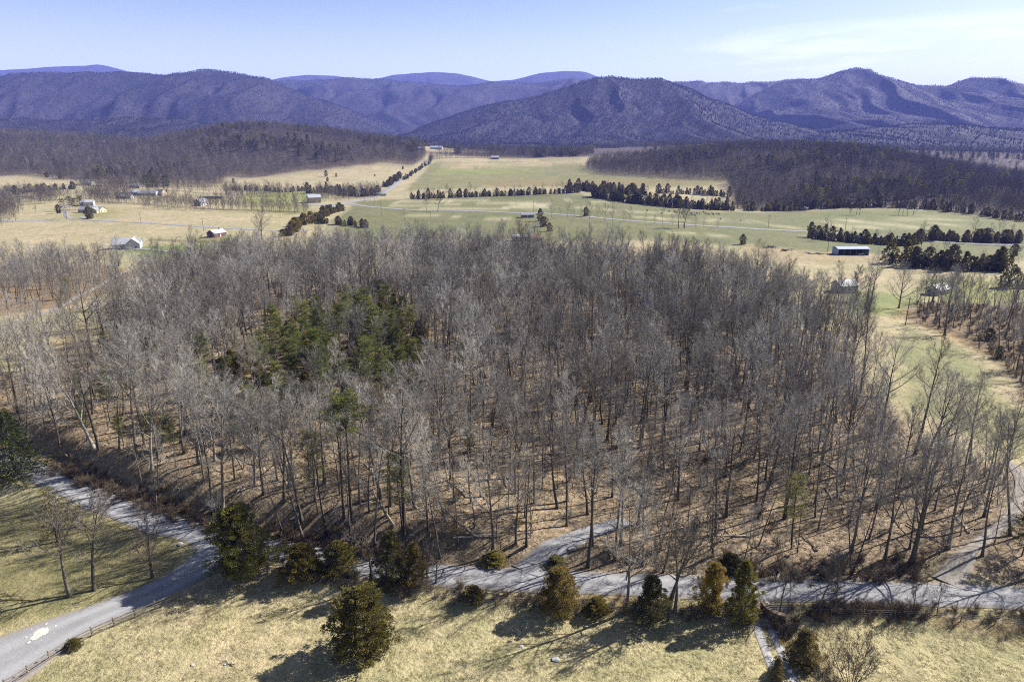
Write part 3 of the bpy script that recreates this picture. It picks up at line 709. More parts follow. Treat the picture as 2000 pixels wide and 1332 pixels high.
for i, (sd, H_, W_, m_) in enumerate(((81,9,5.5,CEDAR_D),(82,8,5.5,CEDAR_D),(83,10,5,CEDAR_D),(84,7,5.5,CEDAR_G),(85,7,6,CEDAR_R))):
    T, C = cedar(sd, H_, W_, 95, 28, 0.45 if i != 2 else 0.7, 0.02, 0.55); o0 = len(T.v)
    FCED.append((C.mesh('cedar', m_), H_))
PIN = []
for sd, H_, W_, cl in ((91,13,7,0.30),(92,11,7.5,0.22),(93,15,6.5,0.42)):
    T, C = pine(sd, H_, W_, cl); PIN.append((T.mesh('tree_trunk', BARK, True), C.mesh('tree_crown', PINE_L), H_))
T, C = pine(94, 13, 8, 0.2, dens=30); PIND = (T.mesh('tree_trunk', BARK, True), C.mesh('tree_crown', PINE_D), 13)
T, C = spruce(95, 15, 9.5, 190); SPR = (T.mesh('tree_trunk', BARK, True), C.mesh('tree_crown', PINE_D), 15)
# hillside trees: coarser twigs, one mesh with trunk and crown
HT = []
for sd, kw in ((101, dict(H=18, clear=.18, spread=.40, nl=13)), (102, dict(H=16, clear=.15, spread=.44, nl=13)), (103, dict(H=19, clear=.25, spread=.36, nl=12)), (104, dict(H=14, clear=.10, spread=.46, nl=13))):
    T, C = bare_tree(sd, nsub=6, ntw=4, nneed=2, tw=2.6, r0=0.18, **kw); o_ = len(T.v); T.v += C.v; T.f += [tuple(i+o_ for i in f) for f in C.f]
    HT.append(T.mesh('hillside_tree', FARW))
MT = []
for sd, H_ in ((111,20),(112,18)):
    rng = random.Random(sd); C = MB()
    for k in range(34):
        a = rng.uniform(0,6.283); d = Vector((math.cos(a)*rng.uniform(0,.55), math.sin(a)*rng.uniform(0,.55), 1)).normalized()
        p = Vector((0,0,H_*rng.uniform(0,.45))); C.blade(p, p+d*H_*rng.uniform(.4,.62), H_*.035, rdir(rng))
    MT.append(C.mesh('mountain_tree', MTNW))
SH = [shrub(121, 2.2).mesh('shrub', BRAMBLE), shrub(122, 1.6, 22, .9).mesh('shrub', BRAMBLE), shrub(123, 3.2, 16, .4, 1.2).mesh('shrub', TWIG)]
# ------------------------------------------------------------------ putting things down
def empty(name, loc, rz=0.0, s=1.0, rot=None):
    o = bpy.data.objects.new(name, None); COL.objects.link(o); o.empty_display_size = 0.5
    o.location = loc; o.rotation_euler = rot or (0, 0, rz); o.scale = (s, s, s) if not isinstance(s, tuple) else s; return o
def child(name, me, parent):
    o = bpy.data.objects.new(name, me); COL.objects.link(o); o.parent = parent; return o
def plant(name, proto, xy, s, rz, label, cat, group=None, rot=None):
    z = float(gz(xy[0], xy[1])[0]); r = empty(name, (xy[0], xy[1], z-0.05), rz, s, rot)
    child('trunk', proto[0], r); child('crown', proto[1], r); return tag(r, label, cat, group)
def scatter(name, pts, protos, scl, rot, idx, label, tilt=0.09):
    """one mass of look-alikes too many to count: points that carry the prototype meshes"""
    pc = bpy.data.collections.new(name+'_kinds')
    for i, me in enumerate(protos):
        o = bpy.data.objects.new('%s_kind_%02d' % (name, i), me); pc.objects.link(o)
    me = bpy.data.meshes.new(name); me.vertices.add(len(pts)); me.vertices.foreach_set('co', np.asarray(pts, np.float32).ravel())
    sc_ = np.asarray(scl, np.float32)
    add_float(me, 'scl', sc_); add_float(me, 'rot', rot)
    a = me.attributes.new('idx', 'INT', 'POINT'); a.data.foreach_set('value', np.asarray(idx, np.int32))
    o = bpy.data.objects.new(name, me); COL.objects.link(o)
    ng = bpy.data.node_groups.new(name+'_nodes', 'GeometryNodeTree')
    ng.interface.new_socket('Geometry', in_out='INPUT', socket_type='NodeSocketGeometry'); ng.interface.new_socket('Geometry', in_out='OUTPUT', socket_type='NodeSocketGeometry')
    N = ng.nodes; i_ = N.new('NodeGroupInput'); o_ = N.new('NodeGroupOutput'); ip = N.new('GeometryNodeInstanceOnPoints')
    ci = N.new('GeometryNodeCollectionInfo'); ci.inputs['Collection'].default_value = pc; ci.inputs['Separate Children'].default_value = True; ci.inputs['Reset Children'].default_value = True
    def na(nm, t):
        q = N.new('GeometryNodeInputNamedAttribute'); q.data_type = t; q.inputs[0].default_value = nm; return q.outputs[0]
    cx = N.new('ShaderNodeCombineXYZ'); K = ng.links.new
    rv = [N.new('FunctionNodeRandomValue') for _ in range(2)]
    for q_, r_ in enumerate(rv):
        r_.inputs[2].default_value = -tilt; r_.inputs[3].default_value = tilt; r_.inputs['Seed'].default_value = q_+3; K(r_.outputs[1], cx.inputs[q_])
    K(na('rot', 'FLOAT'), cx.inputs[2]); K(i_.outputs[0], ip.inputs['Points']); K(ci.outputs[0], ip.inputs['Instance']); ip.inputs['Pick Instance'].default_value = True
    K(na('idx', 'INT'), ip.inputs['Instance Index']); K(cx.outputs[0], ip.inputs['Rotation']); K(na('scl', 'FLOAT'), ip.inputs['Scale']); K(ip.outputs[0], o_.inputs[0])
    md = o.modifiers.new('scatter', 'NODES'); md.node_group = ng
    return tag(o, label, kind='stuff')
def joined(T, C, name):
    me = bpy.data.meshes.new(name); a = np.empty(len(T.vertices)*3, np.float32); T.vertices.foreach_get('co', a); c = np.empty(len(C.vertices)*3, np.float32); C.vertices.foreach_get('co', c)
    n0 = len(T.vertices); v = np.concatenate([a, c]).reshape(-1, 3)
    f = [tuple(p.vertices) for p in T.polygons]+[tuple(i+n0 for i in p.vertices) for p in C.polygons]
    me.from_pydata(v.tolist(), [], f); me.materials.append(T.materials[0]); me.materials.append(C.materials[0])
    mi = np.zeros(len(f), np.int32); mi[len(T.polygons):] = 1; me.polygons.foreach_set('material_index', mi); me.update(); return me
def poisson(poly, r_fn, rng, tries, ex=()):
    """random points in a polygon with a minimum spacing"""
    x0, y0 = poly.min(0); x1, y1 = poly.max(0)
    c = rng.uniform((x0, y0), (x1, y1), (tries, 2)); c = c[in_poly(c[:,0], c[:,1], poly)]
    for e in ex: c = c[~in_poly(c[:,0], c[:,1], e)]
    cell = {}; out_ = []
    for p in c:
        r = r_fn(p) if callable(r_fn) else r_fn; ix, iy = int(p[0]//6), int(p[1]//6); ok = True
        for a in (-1,0,1):
            for b_ in (-1,0,1):
                for q in cell.get((ix+a, iy+b_), ()):
                    if (q[0]-p[0])**2+(q[1]-p[1])**2 < r*r: ok = False; break
                if not ok: break
            if not ok: break
        if ok: cell.setdefault((ix, iy), []).append(p); out_.append(p)
    return np.array(out_)

NR = np.random.default_rng(12)
# ---- roads and drives, draped over the ground
def gravel(name, c0, c1, c2, s=6.0):
    m, nt, b = mat(name); pos = geo_pos(nt)
    n = noise_node(nt, pos, s, 5, 0.75); n2_ = noise_node(nt, pos, 0.35, 4, 0.6); uv = nd(nt, 'ShaderNodeAttribute', attribute_name='across').outputs['Fac']
    c = ramp(nt, n2_.outputs[0], [(0.3, c0), (0.7, c1)]).outputs[0]
    # two worn wheel tracks, paler and smoother than the loose crown and edges
    tr = mth(nt, 'ABSOLUTE', mth(nt, 'SUBTRACT', mth(nt, 'ABSOLUTE', uv), 0.42))
    tr = mth(nt, 'ADD', tr, mth(nt, 'MULTIPLY', mth(nt, 'SUBTRACT', n2_.outputs[0], 0.5), 0.35))
    c = mixc(nt, ramp(nt, tr, [(0.05,(0.6,0.6,0.6)),(0.28,(0,0,0))]).outputs[0], c, c2)
    ed = mth(nt, 'ADD', mth(nt, 'ABSOLUTE', uv), mth(nt, 'MULTIPLY', mth(nt, 'SUBTRACT', noise_node(nt, pos, 0.8, 5, 0.7).outputs[0], 0.5), 0.7))
    c = mixc(nt, ramp(nt, ed, [(0.78,(0,0,0)),(1.0,(0.85,0.85,0.85))]).outputs[0], c, (0.18,0.15,0.11))
    c = mixc(nt, 1.0, c, ramp(nt, n.outputs[0], [(0.3,(0.70,0.70,0.70)),(0.7,(1.25,1.25,1.25))]).outputs[0], 'MULTIPLY')
    nt.links.new(c, b.inputs['Base Color']); bump(nt, b, n.outputs[0], 0.5, 0.05); return m
GRAV = gravel('gravel', (0.155,0.155,0.163), (0.20,0.20,0.208), (0.25,0.25,0.257))
ASPH = gravel('far_road', (0.15,0.152,0.16), (0.19,0.192,0.20), (0.20,0.20,0.21), 1.0)
DIRTR = gravel('dirt_track', (0.14,0.126,0.112), (0.18,0.163,0.145), (0.21,0.195,0.178))
RUT = gravel('rut_gravel', (0.21,0.208,0.21), (0.26,0.257,0.257), (0.29,0.287,0.285))
def ribbon(name, pts, width, m, lift, label, step=1.5, nac=9, zfn=None, wob=0.0, camber=0.0):
    P = resample(pts, step); t = np.gradient(P, axis=0); t /= np.linalg.norm(t, axis=1)[:,None]; nrm = np.stack([-t[:,1], t[:,0]], 1)
    w = width if callable(width) else (lambda u: width); u = np.linspace(0, 1, len(P)); ac = np.linspace(-1, 1, nac); V = []; A = []
    s = np.arange(len(P))*step
    for j, a in enumerate(ac):
        off = np.array([w(q)/2 for q in u])*a
        if abs(a) == 1 and wob: off = off+a*(fbm(s, s*0+a*50, 6.0, 3, 3)-0.5)*wob
        q = P+nrm*off[:,None]; z = gz(q[:,0], q[:,1])+lift*(1-0.7*(abs(a) == 1))+camber*(1-a*a)
        V.append(np.column_stack([q, z])); A.append(np.full(len(P), a))
    V = np.stack(V, 1).reshape(-1, 3); A = np.stack(A, 1).ravel()
    o = mesh_obj(name, V, grid_faces(len(P), nac), m, smooth=True); add_float(o.data, 'across', A); tag(o, label, kind='structure'); return o
ribbon('road', ROAD, 5.4, GRAV, 0.14, 'pale grey gravel road crossing in front of the woods', 1.5, 11, wob=0.9, camber=0.05)
ribbon('driveway', GP([(1035,1122),(1075,1085),(1105,1060),(1150,1040),(1190,1028),(1225,1018)]), lambda u: 7.0-3.4*min(1, u*3)-2.0*max(0, u-.6), GRAV, 0.20, 'gravel drive forking from the road into the woods', 1.5, 11, wob=0.9)
ribbon('driveway', GP([(1850,1140),(1872,1110),(1895,1075),(1925,1050),(1962,1020),(1985,985),(1992,940),(1975,905)]), lambda u: 4.4-2.2*min(1, u*5), DIRTR, 0.20, 'gravel track leaving the road at the right edge of the woods', 1.5, 9, wob=0.8)
ribbon('driveway', GP([(432,1062),(415,1090),(380,1112),(330,1143),(250,1178),(160,1215),(60,1265),(-60,1330),(-200,1420)]), lambda u: 5.6+6.5*sstep(0.45, 0.8, u)+3*max(0, 1-u*8), GRAV, 0.16, 'wide pale gravel drive curving along the board fence', 1.5, 15, wob=0.8)
TWO = GP([(1476,1162),(1489,1215),(1506,1260),(1542,1345)])
_P = resample(TWO, 1.0); _t = np.gradient(_P, axis=0); _t /= np.linalg.norm(_t, axis=1)[:,None]; _n2 = np.stack([-_t[:,1], _t[:,0]], 1)
for s_, lab in ((-0.95, 'right gravel wheel rut of the two-track field drive'), (0.95, 'left gravel wheel rut of the two-track field drive')):
    ribbon('wheel_rut', _P+_n2*s_, 1.15, RUT, 0.10, lab, 1.0, 5, wob=0.15)
ribbon('farm_road', GP([(-300,420),(0,432),(150,430),(250,434),(350,440),(440,446),(520,450),(600,452)]), 6.5, ASPH, 0.35, 'grey lane crossing the straw field behind the white farmhouse', 6, 5)
ribbon('farm_road', GP([(600,402),(650,400),(675,398),(720,404),(800,410),(900,412),(1000,416),(1060,417),(1150,424),(1250,433),(1350,440),(1450,446),(1580,453),(1700,462),(1850,474),(2000,480),(2250,490)]), 7.5, ASPH, 0.45, 'long grey valley road running past the green pasture', 8, 5)
ribbon('farm_road', GP([(640,406),(668,398),(690,394),(725,388),(745,380),(765,366),(790,348),(812,332),(828,322),(833,315)]), lambda u: 8+6*(u < 0.15), ASPH, 0.6, 'grey road climbing the slope beside the cedar hedge', 10, 5)
ribbon('farm_road', GP([(225,482),(260,486),(300,488),(350,494),(400,499)]), 3.6, ASPH, 0.3, 'white house driveway of pale gravel', 4, 4)
ribbon('farm_road', GP([(128,412),(132,424),(150,430),(165,427),(158,424)]), 4, ASPH, 0.35, 'curved paved drive of the house under the pines', 4, 4)
ribbon('farm_road', GP([(-300,690),(-60,660),(30,632),(110,603),(150,580),(190,560),(240,533),(300,524),(360,525)]), 3.0, DIRTR, 0.25, 'narrow gravel lane seen between the trees on the left', 2.5, 5)

# ---- the wood: nearest trees one by one, the rest as one mass
DRIVE_EX = [GP([(1015,1135),(1065,1075),(1140,1028),(1220,1005),(1245,1015),(1180,1045),(1125,1085),(1105,1140)]),
            GP([(1830,1150),(1865,1085),(1905,1045),(1955,1005),(1975,940),(2010,940),(2005,1005),(1930,1070),(1890,1150)]),
            GP([(100,690),(130,645),(170,632),(172,655),(140,700)]), GP([(510,600),(540,575),(552,640),(530,650)])]
EVG_PX = [(365,825),(385,755),(520,700),(550,655),(620,625),(740,610),(830,640),(835,720),(800,775),(740,805),(640,815),(540,840)]
EVG = GP(EVG_PX)
def dens_fn(p):
    return 2.85 if hash_noise(np.array([p[0]]), np.array([p[1]]), 22, 8)[0] > 0.42 else 4.2
fp = poisson(FOREST, dens_fn, NR, 22000, DRIVE_EX)
inE = in_poly(fp[:,0], fp[:,1], EVG); fp = fp[~inE | (NR.random(len(fp)) < 0.34)]
LOW = GP([(380,800),(540,800),(760,780),(860,740),(900,790),(880,880),(740,930),(560,930),(420,910)])   # shorter growth in front of the evergreens
gp_ = poisson(GROVE, 4.0, NR, 6000, [GP([(60,618),(150,585),(180,600),(100,640)])]); rp_ = poisson(RHEDGE, 4.6, NR, 6000); rs_ = poisson(RSIDE, 4.2, NR, 1500); BARNW = GP([(1560,650),(1640,690),(1700,650),(1690,605),(1610,580),(1545,600)]); bw_ = poisson(BARNW, 4.4, NR, 1500)
def pixels(P): 
    z = gz(P[:,0], P[:,1]); return np.array([px_of(x, y, q) for (x, y), q in zip(P, z)])
allp = np.vstack([fp, rs_]); apx = pixels(allp); dist = np.hypot(allp[:,0], allp[:,1])
inframe = (apx[:,0] > -60) & (apx[:,0] < 2060) & (apx[:,1] < 1300)
order = np.argsort(np.where(inframe, dist, 1e9)); near_i = order[:290]
def zone(px, py):
    if py > 1085 and px > 1880: return 'beside the track at the right edge', 'trees by the right track'
    if px < 330: return 'on the leafy bank left of the big cedar', 'trees on the left bank'
    if px < 620: return 'above the dark road bank behind the big cedar', 'trees above the dark bank'
    if px < 860: return 'on the leafy slope behind the roadside cedars', 'trees behind the cedars'
    if px < 1100: return 'just left of the forking drive', 'trees left of the drive'
    if px < 1330: return 'just right of the forking drive', 'trees right of the drive'
    if px < 1600: return 'in the wood facing the two-track gateway', 'trees facing the gateway'
    return 'in the wood beside the wide-branched roadside tree', 'trees by the wide roadside tree'
KW = [0.09,0.10,0.06,0.07,0.05,0.16,0.10,0.05,0.10,0.02,0.06,0.04,0.04,0.06]
trng = random.Random(77)
for i in near_i:
    x, y = allp[i]; px, py = apx[i]; k = int(NR.choice(14, p=KW)); z_, grp = zone(px, py)
    lowf = .62 if in_poly(np.array([x]), np.array([y]), LOW)[0] else 1.0
    plant('bare_tree', FP[k][1:3], (x, y), lowf*trng.uniform(.70,1.16), 0, '%s bare tree %s' % (FP[k][0], z_), 'tree', grp, (trng.gauss(0,.05), trng.gauss(0,.05), trng.uniform(0,6.28)))
rest = np.setdiff1d(np.arange(len(allp)), near_i)
sap = poisson(FOREST, 2.6, NR, 16000, DRIVE_EX); sap = sap[NR.random(len(sap)) < 0.26]
bulk = np.vstack([allp[rest], gp_, rp_, bw_, sap])
FJ = [joined(t, c, 'wood_tree') for _, t, c, _ in FP]
bk = NR.choice(14, len(bulk), p=KW); bs = NR.uniform(.66,1.14,len(bulk)); ns_ = len(sap); bk[-ns_:] = NR.choice([5,6,13,13,13], ns_); bs[-ns_:] = NR.uniform(.35,.72,ns_); bs[len(rest):-ns_] *= 0.82; bs[:len(rest)] *= 1.0+0.10*sstep(180, 300, bulk[:len(rest),1]); bs[in_poly(bulk[:,0], bulk[:,1], LOW)] *= 0.6; bs[in_poly(bulk[:,0], bulk[:,1], EVG)] *= 0.75
scatter('woodland', np.column_stack([bulk, gz(bulk[:,0], bulk[:,1])-0.05]), FJ, bs, NR.uniform(0,6.28,len(bulk)), bk, 'mass of bare grey trees filling the wood behind the front ranks')
print('forest', len(fp), 'bulk', len(bulk))

# ---- hillside woods
def hill_pts(poly, r, tries): return poisson(poly, r, NR, tries)
hp = np.vstack([hill_pts(HILL_A, 5.6, 60000), hill_pts(HILL_B, 5.6, 60000), hill_pts(STRIP, 6, 6000), poisson(np.array([(-2600,1750),(-700,1900),(-250,1700),(-150,2300),(300,2300),(400,1640),(800,1320),(1300,1250),(2600,1300),(2900,2700),(-2900,2700)]), 14, NR, 22000)])
scatter('hillside_woods', np.column_stack([hp, gz(hp[:,0], hp[:,1])]), HT, NR.uniform(.75,1.15,len(hp)), NR.uniform(0,6.28,len(hp)), NR.integers(0,4,len(hp)), 'bare woods covering the low hills across the valley')
ev = hp[(fbm(hp[:,0], hp[:,1], 120, 3, 61) > 0.60) & (NR.random(len(hp)) < 0.22)]
scatter('hillside_pines', np.column_stack([ev, gz(ev[:,0], ev[:,1])]), [m for m, h in FCED[:4]]+[joined(PIN[0][0], PIN[0][1], 'hill_pine')], NR.uniform(1.2,2.0,len(ev)), NR.uniform(0,6.28,len(ev)), NR.integers(0,5,len(ev)), 'dark pines scattered through the hillside woods')
print('hill', len(hp), len(ev))
# ---- mountain woods: trees standing on the faces towards the valley and along the crests
mp_ = []
for q, (Xg, Yg, Hg) in enumerate(MOUNT):
    n_ = (0, 26000, 26000, 26000, 20000, 11000, 11000)[q]
    if n_ == 0: continue
    ny, nx = Xg.shape; jj = NR.uniform(0, 111, n_); ii = NR.uniform(0, nx-1.01, n_)
    crest = NR.random(n_) < 0.07; jj[crest] = NR.uniform(104.0, 111.0, crest.sum())
    j0 = jj.astype(int); i0 = ii.astype(int); fj = jj-j0; fi = ii-i0
    def bl(A): return (A[j0,i0]*(1-fi)+A[j0,i0+1]*fi)*(1-fj)+(A[j0+1,i0]*(1-fi)+A[j0+1,i0+1]*fi)*fj
    P = np.column_stack([bl(Xg), bl(Yg), bl(Hg)]); u_, v_ = px_of(P[:,0], P[:,1], P[:,2]); mp_.append(P[(u_ > -120) & (u_ < 2120)])
mp_ = np.vstack(mp_)
scatter('mountain_woods', mp_, MT, NR.uniform(.38,.68,len(mp_)), NR.uniform(0,6.28,len(mp_)), NR.integers(0,2,len(mp_)), 'bare woods clothing the blue mountains')
print('mtn', len(mp_))
# ------------------------------------------------------------------ near evergreens, read off the photograph as crown outlines
def from_bbox(x0, x1, y0, y1):
    """crown outline in the photo -> foot on the ground, width and height in metres"""
    cx = (x0+x1)/2; py = y1-4
    for _ in range(5):
        p = G(cx, py); zc_ = p[1]*CP-(float(gz(*p)[0])-CAM_H)*SP; ppm = FPX/zc_; dep = math.atan2(CAM_H, math.hypot(*p))
        w = (x1-x0)/ppm; py = y1-0.42*w*math.sin(dep)*ppm
    h = ((py-y0)/ppm-0.10*w*math.sin(dep))/math.cos(dep)
    return p, w, max(h, 0.8)
def put_cedar(bb, key, label, rz=0.0, cat='cedar tree'):
    p, w, h = from_bbox(*bb); pr = CED[key]
    o = plant('cedar_tree', pr, p, (w/pr[3]*1.07, w/pr[3]*1.07, h/pr[2]*1.0), rz, label, cat); return o
put_cedar((400,542,988,1150), 'green', 'largest olive-green cedar at the fork of the road and gravel drive', 0.4)
put_cedar((553,634,1060,1142), 'rust2', 'bushy brown-green cedar just right of the board gate', 1.1)
put_cedar((622,697,1056,1134), 'green2', 'bushy cedar with a bare-stemmed right side by the road', 2.0)
put_cedar((733,802,1040,1162), 'dark', 'dense dark green cedar beside the road', 0.2)
put_cedar((786,834,1062,1158), 'dark', 'narrow dark cedar touching the dense dark one', 2.9)
put_cedar((645,786,1152,1312), 'rust', 'big rust-orange cedar standing alone in the straw meadow', 0.0)
put_cedar((1045,1133,1110,1214), 'rust', 'rust-tinged cedar below the forking drive', 2.2)
put_cedar((904,947,1142,1184), 'rust2', 'small upright cedar in the verge left of the rust-tinged one', 0.9)
put_cedar((1138,1188,1165,1212), 'rust2', 'low brown cedar bush beside the tall bare roadside tree', 2.6)
put_cedar((1232,1304,1126,1230), 'dark', 'grey-green cedar between two tall bare roadside trees', 1.6)
put_cedar((1353,1424,1100,1214), 'green', 'left one of the paired green cedars by the gateway', 3.0)
put_cedar((1413,1478,1098,1230), 'green2', 'right one of the paired green cedars by the gateway', 0.5)
put_cedar((1532,1598,1228,1314), 'dark', 'dark bushy cedar right of the two-track drive', 0.7)
put_cedar((1394,1452,1078,1126), 'dark', 'low dark cedar across the road behind the paired cedars', 1.3)
put_cedar((1062,1106,1084,1116), 'dark', 'small dark cedar bush right of the forking drive', 2.1)
put_cedar((940,992,1074,1112), 'green2', 'olive bush at the wood edge left of the forking drive', 0.3)
put_cedar((1500,1530,1285,1340), 'dark', 'small dark cedar on the two-track drive at the picture edge', 0.3)
put_cedar((130,160,1245,1272), 'rust2', 'tiny rusty cedar seedling against the board fence', 0.3)
put_cedar((80,146,945,1070), 'thin', 'dark thin cedar behind the slim lawn trees', 0.3)
p, w, h = from_bbox(-30, 95, 795, 950); plant('spruce_tree', SPR, p, (w/9.5, w/9.5, h/15), 0.0, 'large dark spruce beside the road at the left edge', 'spruce tree')
T, C = pine(96, 22, 7.5, 0.70, 7, 0.6, 34); TALLPINE = (T.mesh('tree_trunk', BARK, True), C.mesh('tree_crown', PINE_L), 22)
T, C = pine(97, 14, 5.5, 0.45, 6, 0.5, 18); THINPINE = (T.mesh('tree_trunk', BARK, True), C.mesh('tree_crown', PINE_L), 14)
plant('pine_tree', TALLPINE, G(688,1016), 1.0, 0.3, 'tallest pine, yellow-green top above bare trunk, on the leafy slope', 'pine tree')
plant('pine_tree', THINPINE, G(622,1002), 1.05, 1.3, 'thin flat-topped pine left of the tallest pine', 'pine tree')
plant('pine_tree', THINPINE, G(787,1044), 1.05, 2.3, 'thin pine with sparse green tiers behind the dense dark cedar', 'pine tree')
plant('pine_tree', THINPINE, G(1546,1072), 0.95, 0.9, 'thin sparse pine in the wood opposite the gateway', 'pine tree')
plant('pine_tree', PIND, G(1995,1085), 0.75, 0.9, 'small dark pine at the right edge by the track', 'pine tree')
# the evergreen thicket inside the wood
ep = poisson(EVG, 4.5, NR, 3000); epx = pixels(ep); erng = random.Random(5); PK = ['yellow-green', 'bushy green', 'tall green']
CEDS = [CED['green'], CED['green2'], CED['rust2'], CED['dark']]; CN = ['olive', 'narrow olive', 'rusty', 'dark']
for (x, y), (px, py) in zip(ep, epx):
    side = 'at the left end of' if px < 560 else ('in the middle of' if px < 740 else 'at the right end of'); near = 'front' if py > 690 else 'back'
    if erng.random() < 0.52:
        k = erng.randrange(3); plant('pine_tree', PIN[k], (x, y), erng.uniform(.65,1.02), erng.uniform(0,6), '%s pine %s the evergreen thicket, %s side' % (PK[k], side, near), 'pine tree', 'pines of the evergreen thicket')
    else:
        k = erng.randrange(4); s_ = erng.uniform(.65,1.0); plant('cedar_tree', CEDS[k], (x, y), (s_*.8, s_*.8, s_*1.05), erng.uniform(0,6), '%s cedar %s the evergreen thicket, %s side' % (CN[k], side, near), 'cedar tree', 'cedars of the evergreen thicket')
for px, py, k, s_, lab in [(130,585,1,.85,'green pine between the left grove and the gravel lane'),(30,545,0,.6,'small pine within the left grove'),(300,715,0,.8,'green pine in the left wood below the clearing'),(250,775,1,.7,'bushy pine in the left wood'),
        (215,822,2,.8,'tall pine in the left wood above the pale arched tree'),(395,735,0,.8,'green pine left of the evergreen thicket'),(205,700,0,.55,'small green pine beside the tan clearing'),(345,640,1,.5,'low pine in the back of the left wood'),
        (905,735,0,.7,'green pine right of the evergreen thicket'),(815,810,2,.65,'dark young pine below the right end of the evergreen thicket'),(300,870,0,.55,'small pine among pale trees on the left'),(460,860,1,.5,'low pine in the middle of the left wood'),
        (545,870,2,.6,'slim pine below the evergreen thicket'),(920,900,2,.5,'small pine in the heart of the wood'),(1010,650,1,.7,'lone pine at the back of the wood'),(190,560,1,.4,'round bush pine on the clearing edge'),(235,520,1,.35,'small round pine beside the grove edge')]:
    plant('pine_tree', PIN[k], G(px, py), s_, px*.1, lab, 'pine tree')

# more young evergreens scattered through the left of the wood
LEFTW = GP([(150,760),(330,680),(480,690),(460,860),(560,900),(420,930),(250,900),(140,850)])
for i_, q in enumerate(poisson(LEFTW, 9.5, NR, 400)):
    k = erng.randrange(3); plant('pine_tree', PIN[k], q, erng.uniform(.35,.72), erng.uniform(0,6), 'young %s pine scattered in the left wood' % PK[k], 'pine tree', 'young pines of the left wood')
# ------------------------------------------------------------------ single bare trees
def bare(proto, base, Hm, rz, label, pro_h, rot=None): return plant('bare_tree', proto[:2], G(*base), Hm/pro_h, rz, label, 'tree', rot=rot)
bare(LAWN_T[0], (137,1165), 14.0, 0.3, 'slim bare tree on the lawn, leftmost of three', 11.5)
bare(LAWN_T[1], (184,1153), 13.2, 1.9, 'forked bare tree on the lawn, middle of three', 12)
bare(LAWN_T[2], (298,1128), 9.8, 0.8, 'low spreading bare tree on the lawn, rightmost of three', 11)
bare(ARCH, (184,873), 19, 0.15, 'pale arching tree leaning left above the road bank', 20)
bare(PALE_T, (297,918), 19, 2.0, 'pale-limbed tree right of the arching tree', 19)
bare(PALE_T, (-45,1075), 17, 4.4, 'pale bare tree whose limbs reach in from the left edge', 19)
bare(PALE_T, (420,900), 17, 1.0, 'pale forked tree on the slope above the big cedar', 19)
bare(FEATHER, (962,1078), 19, 0.5, 'feathery grey tree at the wood edge left of the drive', 18)
bare(FEATHER, (1008,1062), 15, 2.5, 'smaller feathery grey tree beside the bigger feathery one', 18)
bare(FEATHER, (1224,1195), 18.5, 1.2, 'tall feathery bare tree by the meadow fence', 18)
bare(LAWN_T[1], (1305,1196), 15, 0.2, 'tall forked bare tree right of the grey-green cedar', 12)
bare(LAWN_T[0], (1318,1194), 13, 2.2, 'straight bare tree close beside the tall forked one', 11.5)
bare(LAWN_T[0], (724,1140), 10.5, 3.2, 'young bare tree by the road left of the dense dark cedar', 11.5)
bare(LAWN_T[2], (852,1140), 6.5, 0.2, 'low grey spreading tree at the roadside right of the dark cedar', 11)
bare(LAWN_T[2], (835,1128), 6.0, 2.2, 'low tangled tree at the roadside touching the dark cedar', 11)
bare(LAWN_T[1], (1521,1205), 7.5, 1.5, 'small forked bare tree beside the gateway rails', 12)
bare(LAWN_T[1], (1597,1196), 8.5, 0.4, 'slim two-stemmed bare tree right of the gateway', 12)
bare(LAWN_T[0], (1628,1195), 8.0, 2.4, 'straight young bare tree left of the bramble strip', 11.5)
bare(LAWN_T[2], (1785,1198), 5.0, 1.4, 'small twisted tree at the right end of the bramble strip', 11)
bare(LAWN_T[0], (1830,1200), 4.5, 0.4, 'thin crooked sapling right of the bramble strip', 11.5)
bare(BIGOAK, (1779,1100), 17, 0.6, 'wide-branched tree whose shadow fans over the road', 16)
bare(MULTI, (1660,1350), 9.0, 0.2, 'many-stemmed bare tree in the meadow at the bottom edge', 11)
bare(MULTI, (1600,1360), 4.0, 2.2, 'low many-stemmed bush left of the taller many-stemmed tree', 11)
bare(FP[3][1:3], (1702,585), 20, 0.2, 'big round-crowned tree right of the white-roofed barn', 19.5)
bare(BIGOAK, (1755,602), 16, 1.2, 'broad tree at the field edge near the utility pole', 16)
bare(BIGOAK, (1845,655), 17, 2.2, 'broad dark tree by the orange farm track', 16)
bare(FP[9][1:3], (1690,600), 18, 1.2, 'tall tree between barn and broad field-edge tree', 22)
bare(LAWN_T[2], (1672,588), 13, 1.2, 'thick-trunked small tree beside the white-roofed barn', 11)
bare(BIGOAK, (511,470), 19, 0.4, 'lone round-crowned tree right of the red brick house', 16)
bare(BIGOAK, (232,520), 15, 1.4, 'leaning broad tree left of the white farmhouse', 16)
bare(BIGOAK, (1820,590), 13, 0.9, 'wide bare tree in front of the pale-roofed right house', 16)
bare(FP[3][1:3], (1850,598), 15, 0.9, 'round bare tree right of the pale-roofed right house', 19.5)
bare(LAWN_T[2], (372,462), 8, 0.4, 'round bare bush left of the red brick house', 11)
bare(BIGOAK, (130,428), 13, 0.4, 'low wide bare tree beside the house pines', 16)
bare(LAWN_T[2], (45,415), 6, 0.4, 'tiny bare tree in the left straw field, farther left', 11)
bare(LAWN_T[2], (70,415), 6, 1.4, 'tiny bare tree in the left straw field, nearer the house', 11)
bare(LAWN_T[1], (855,413), 16, 0.4, 'tall bare tree by the valley road', 12)
bare(LAWN_T[0], (833,412), 13, 1.4, 'thin bare pole tree by the valley road', 11.5)
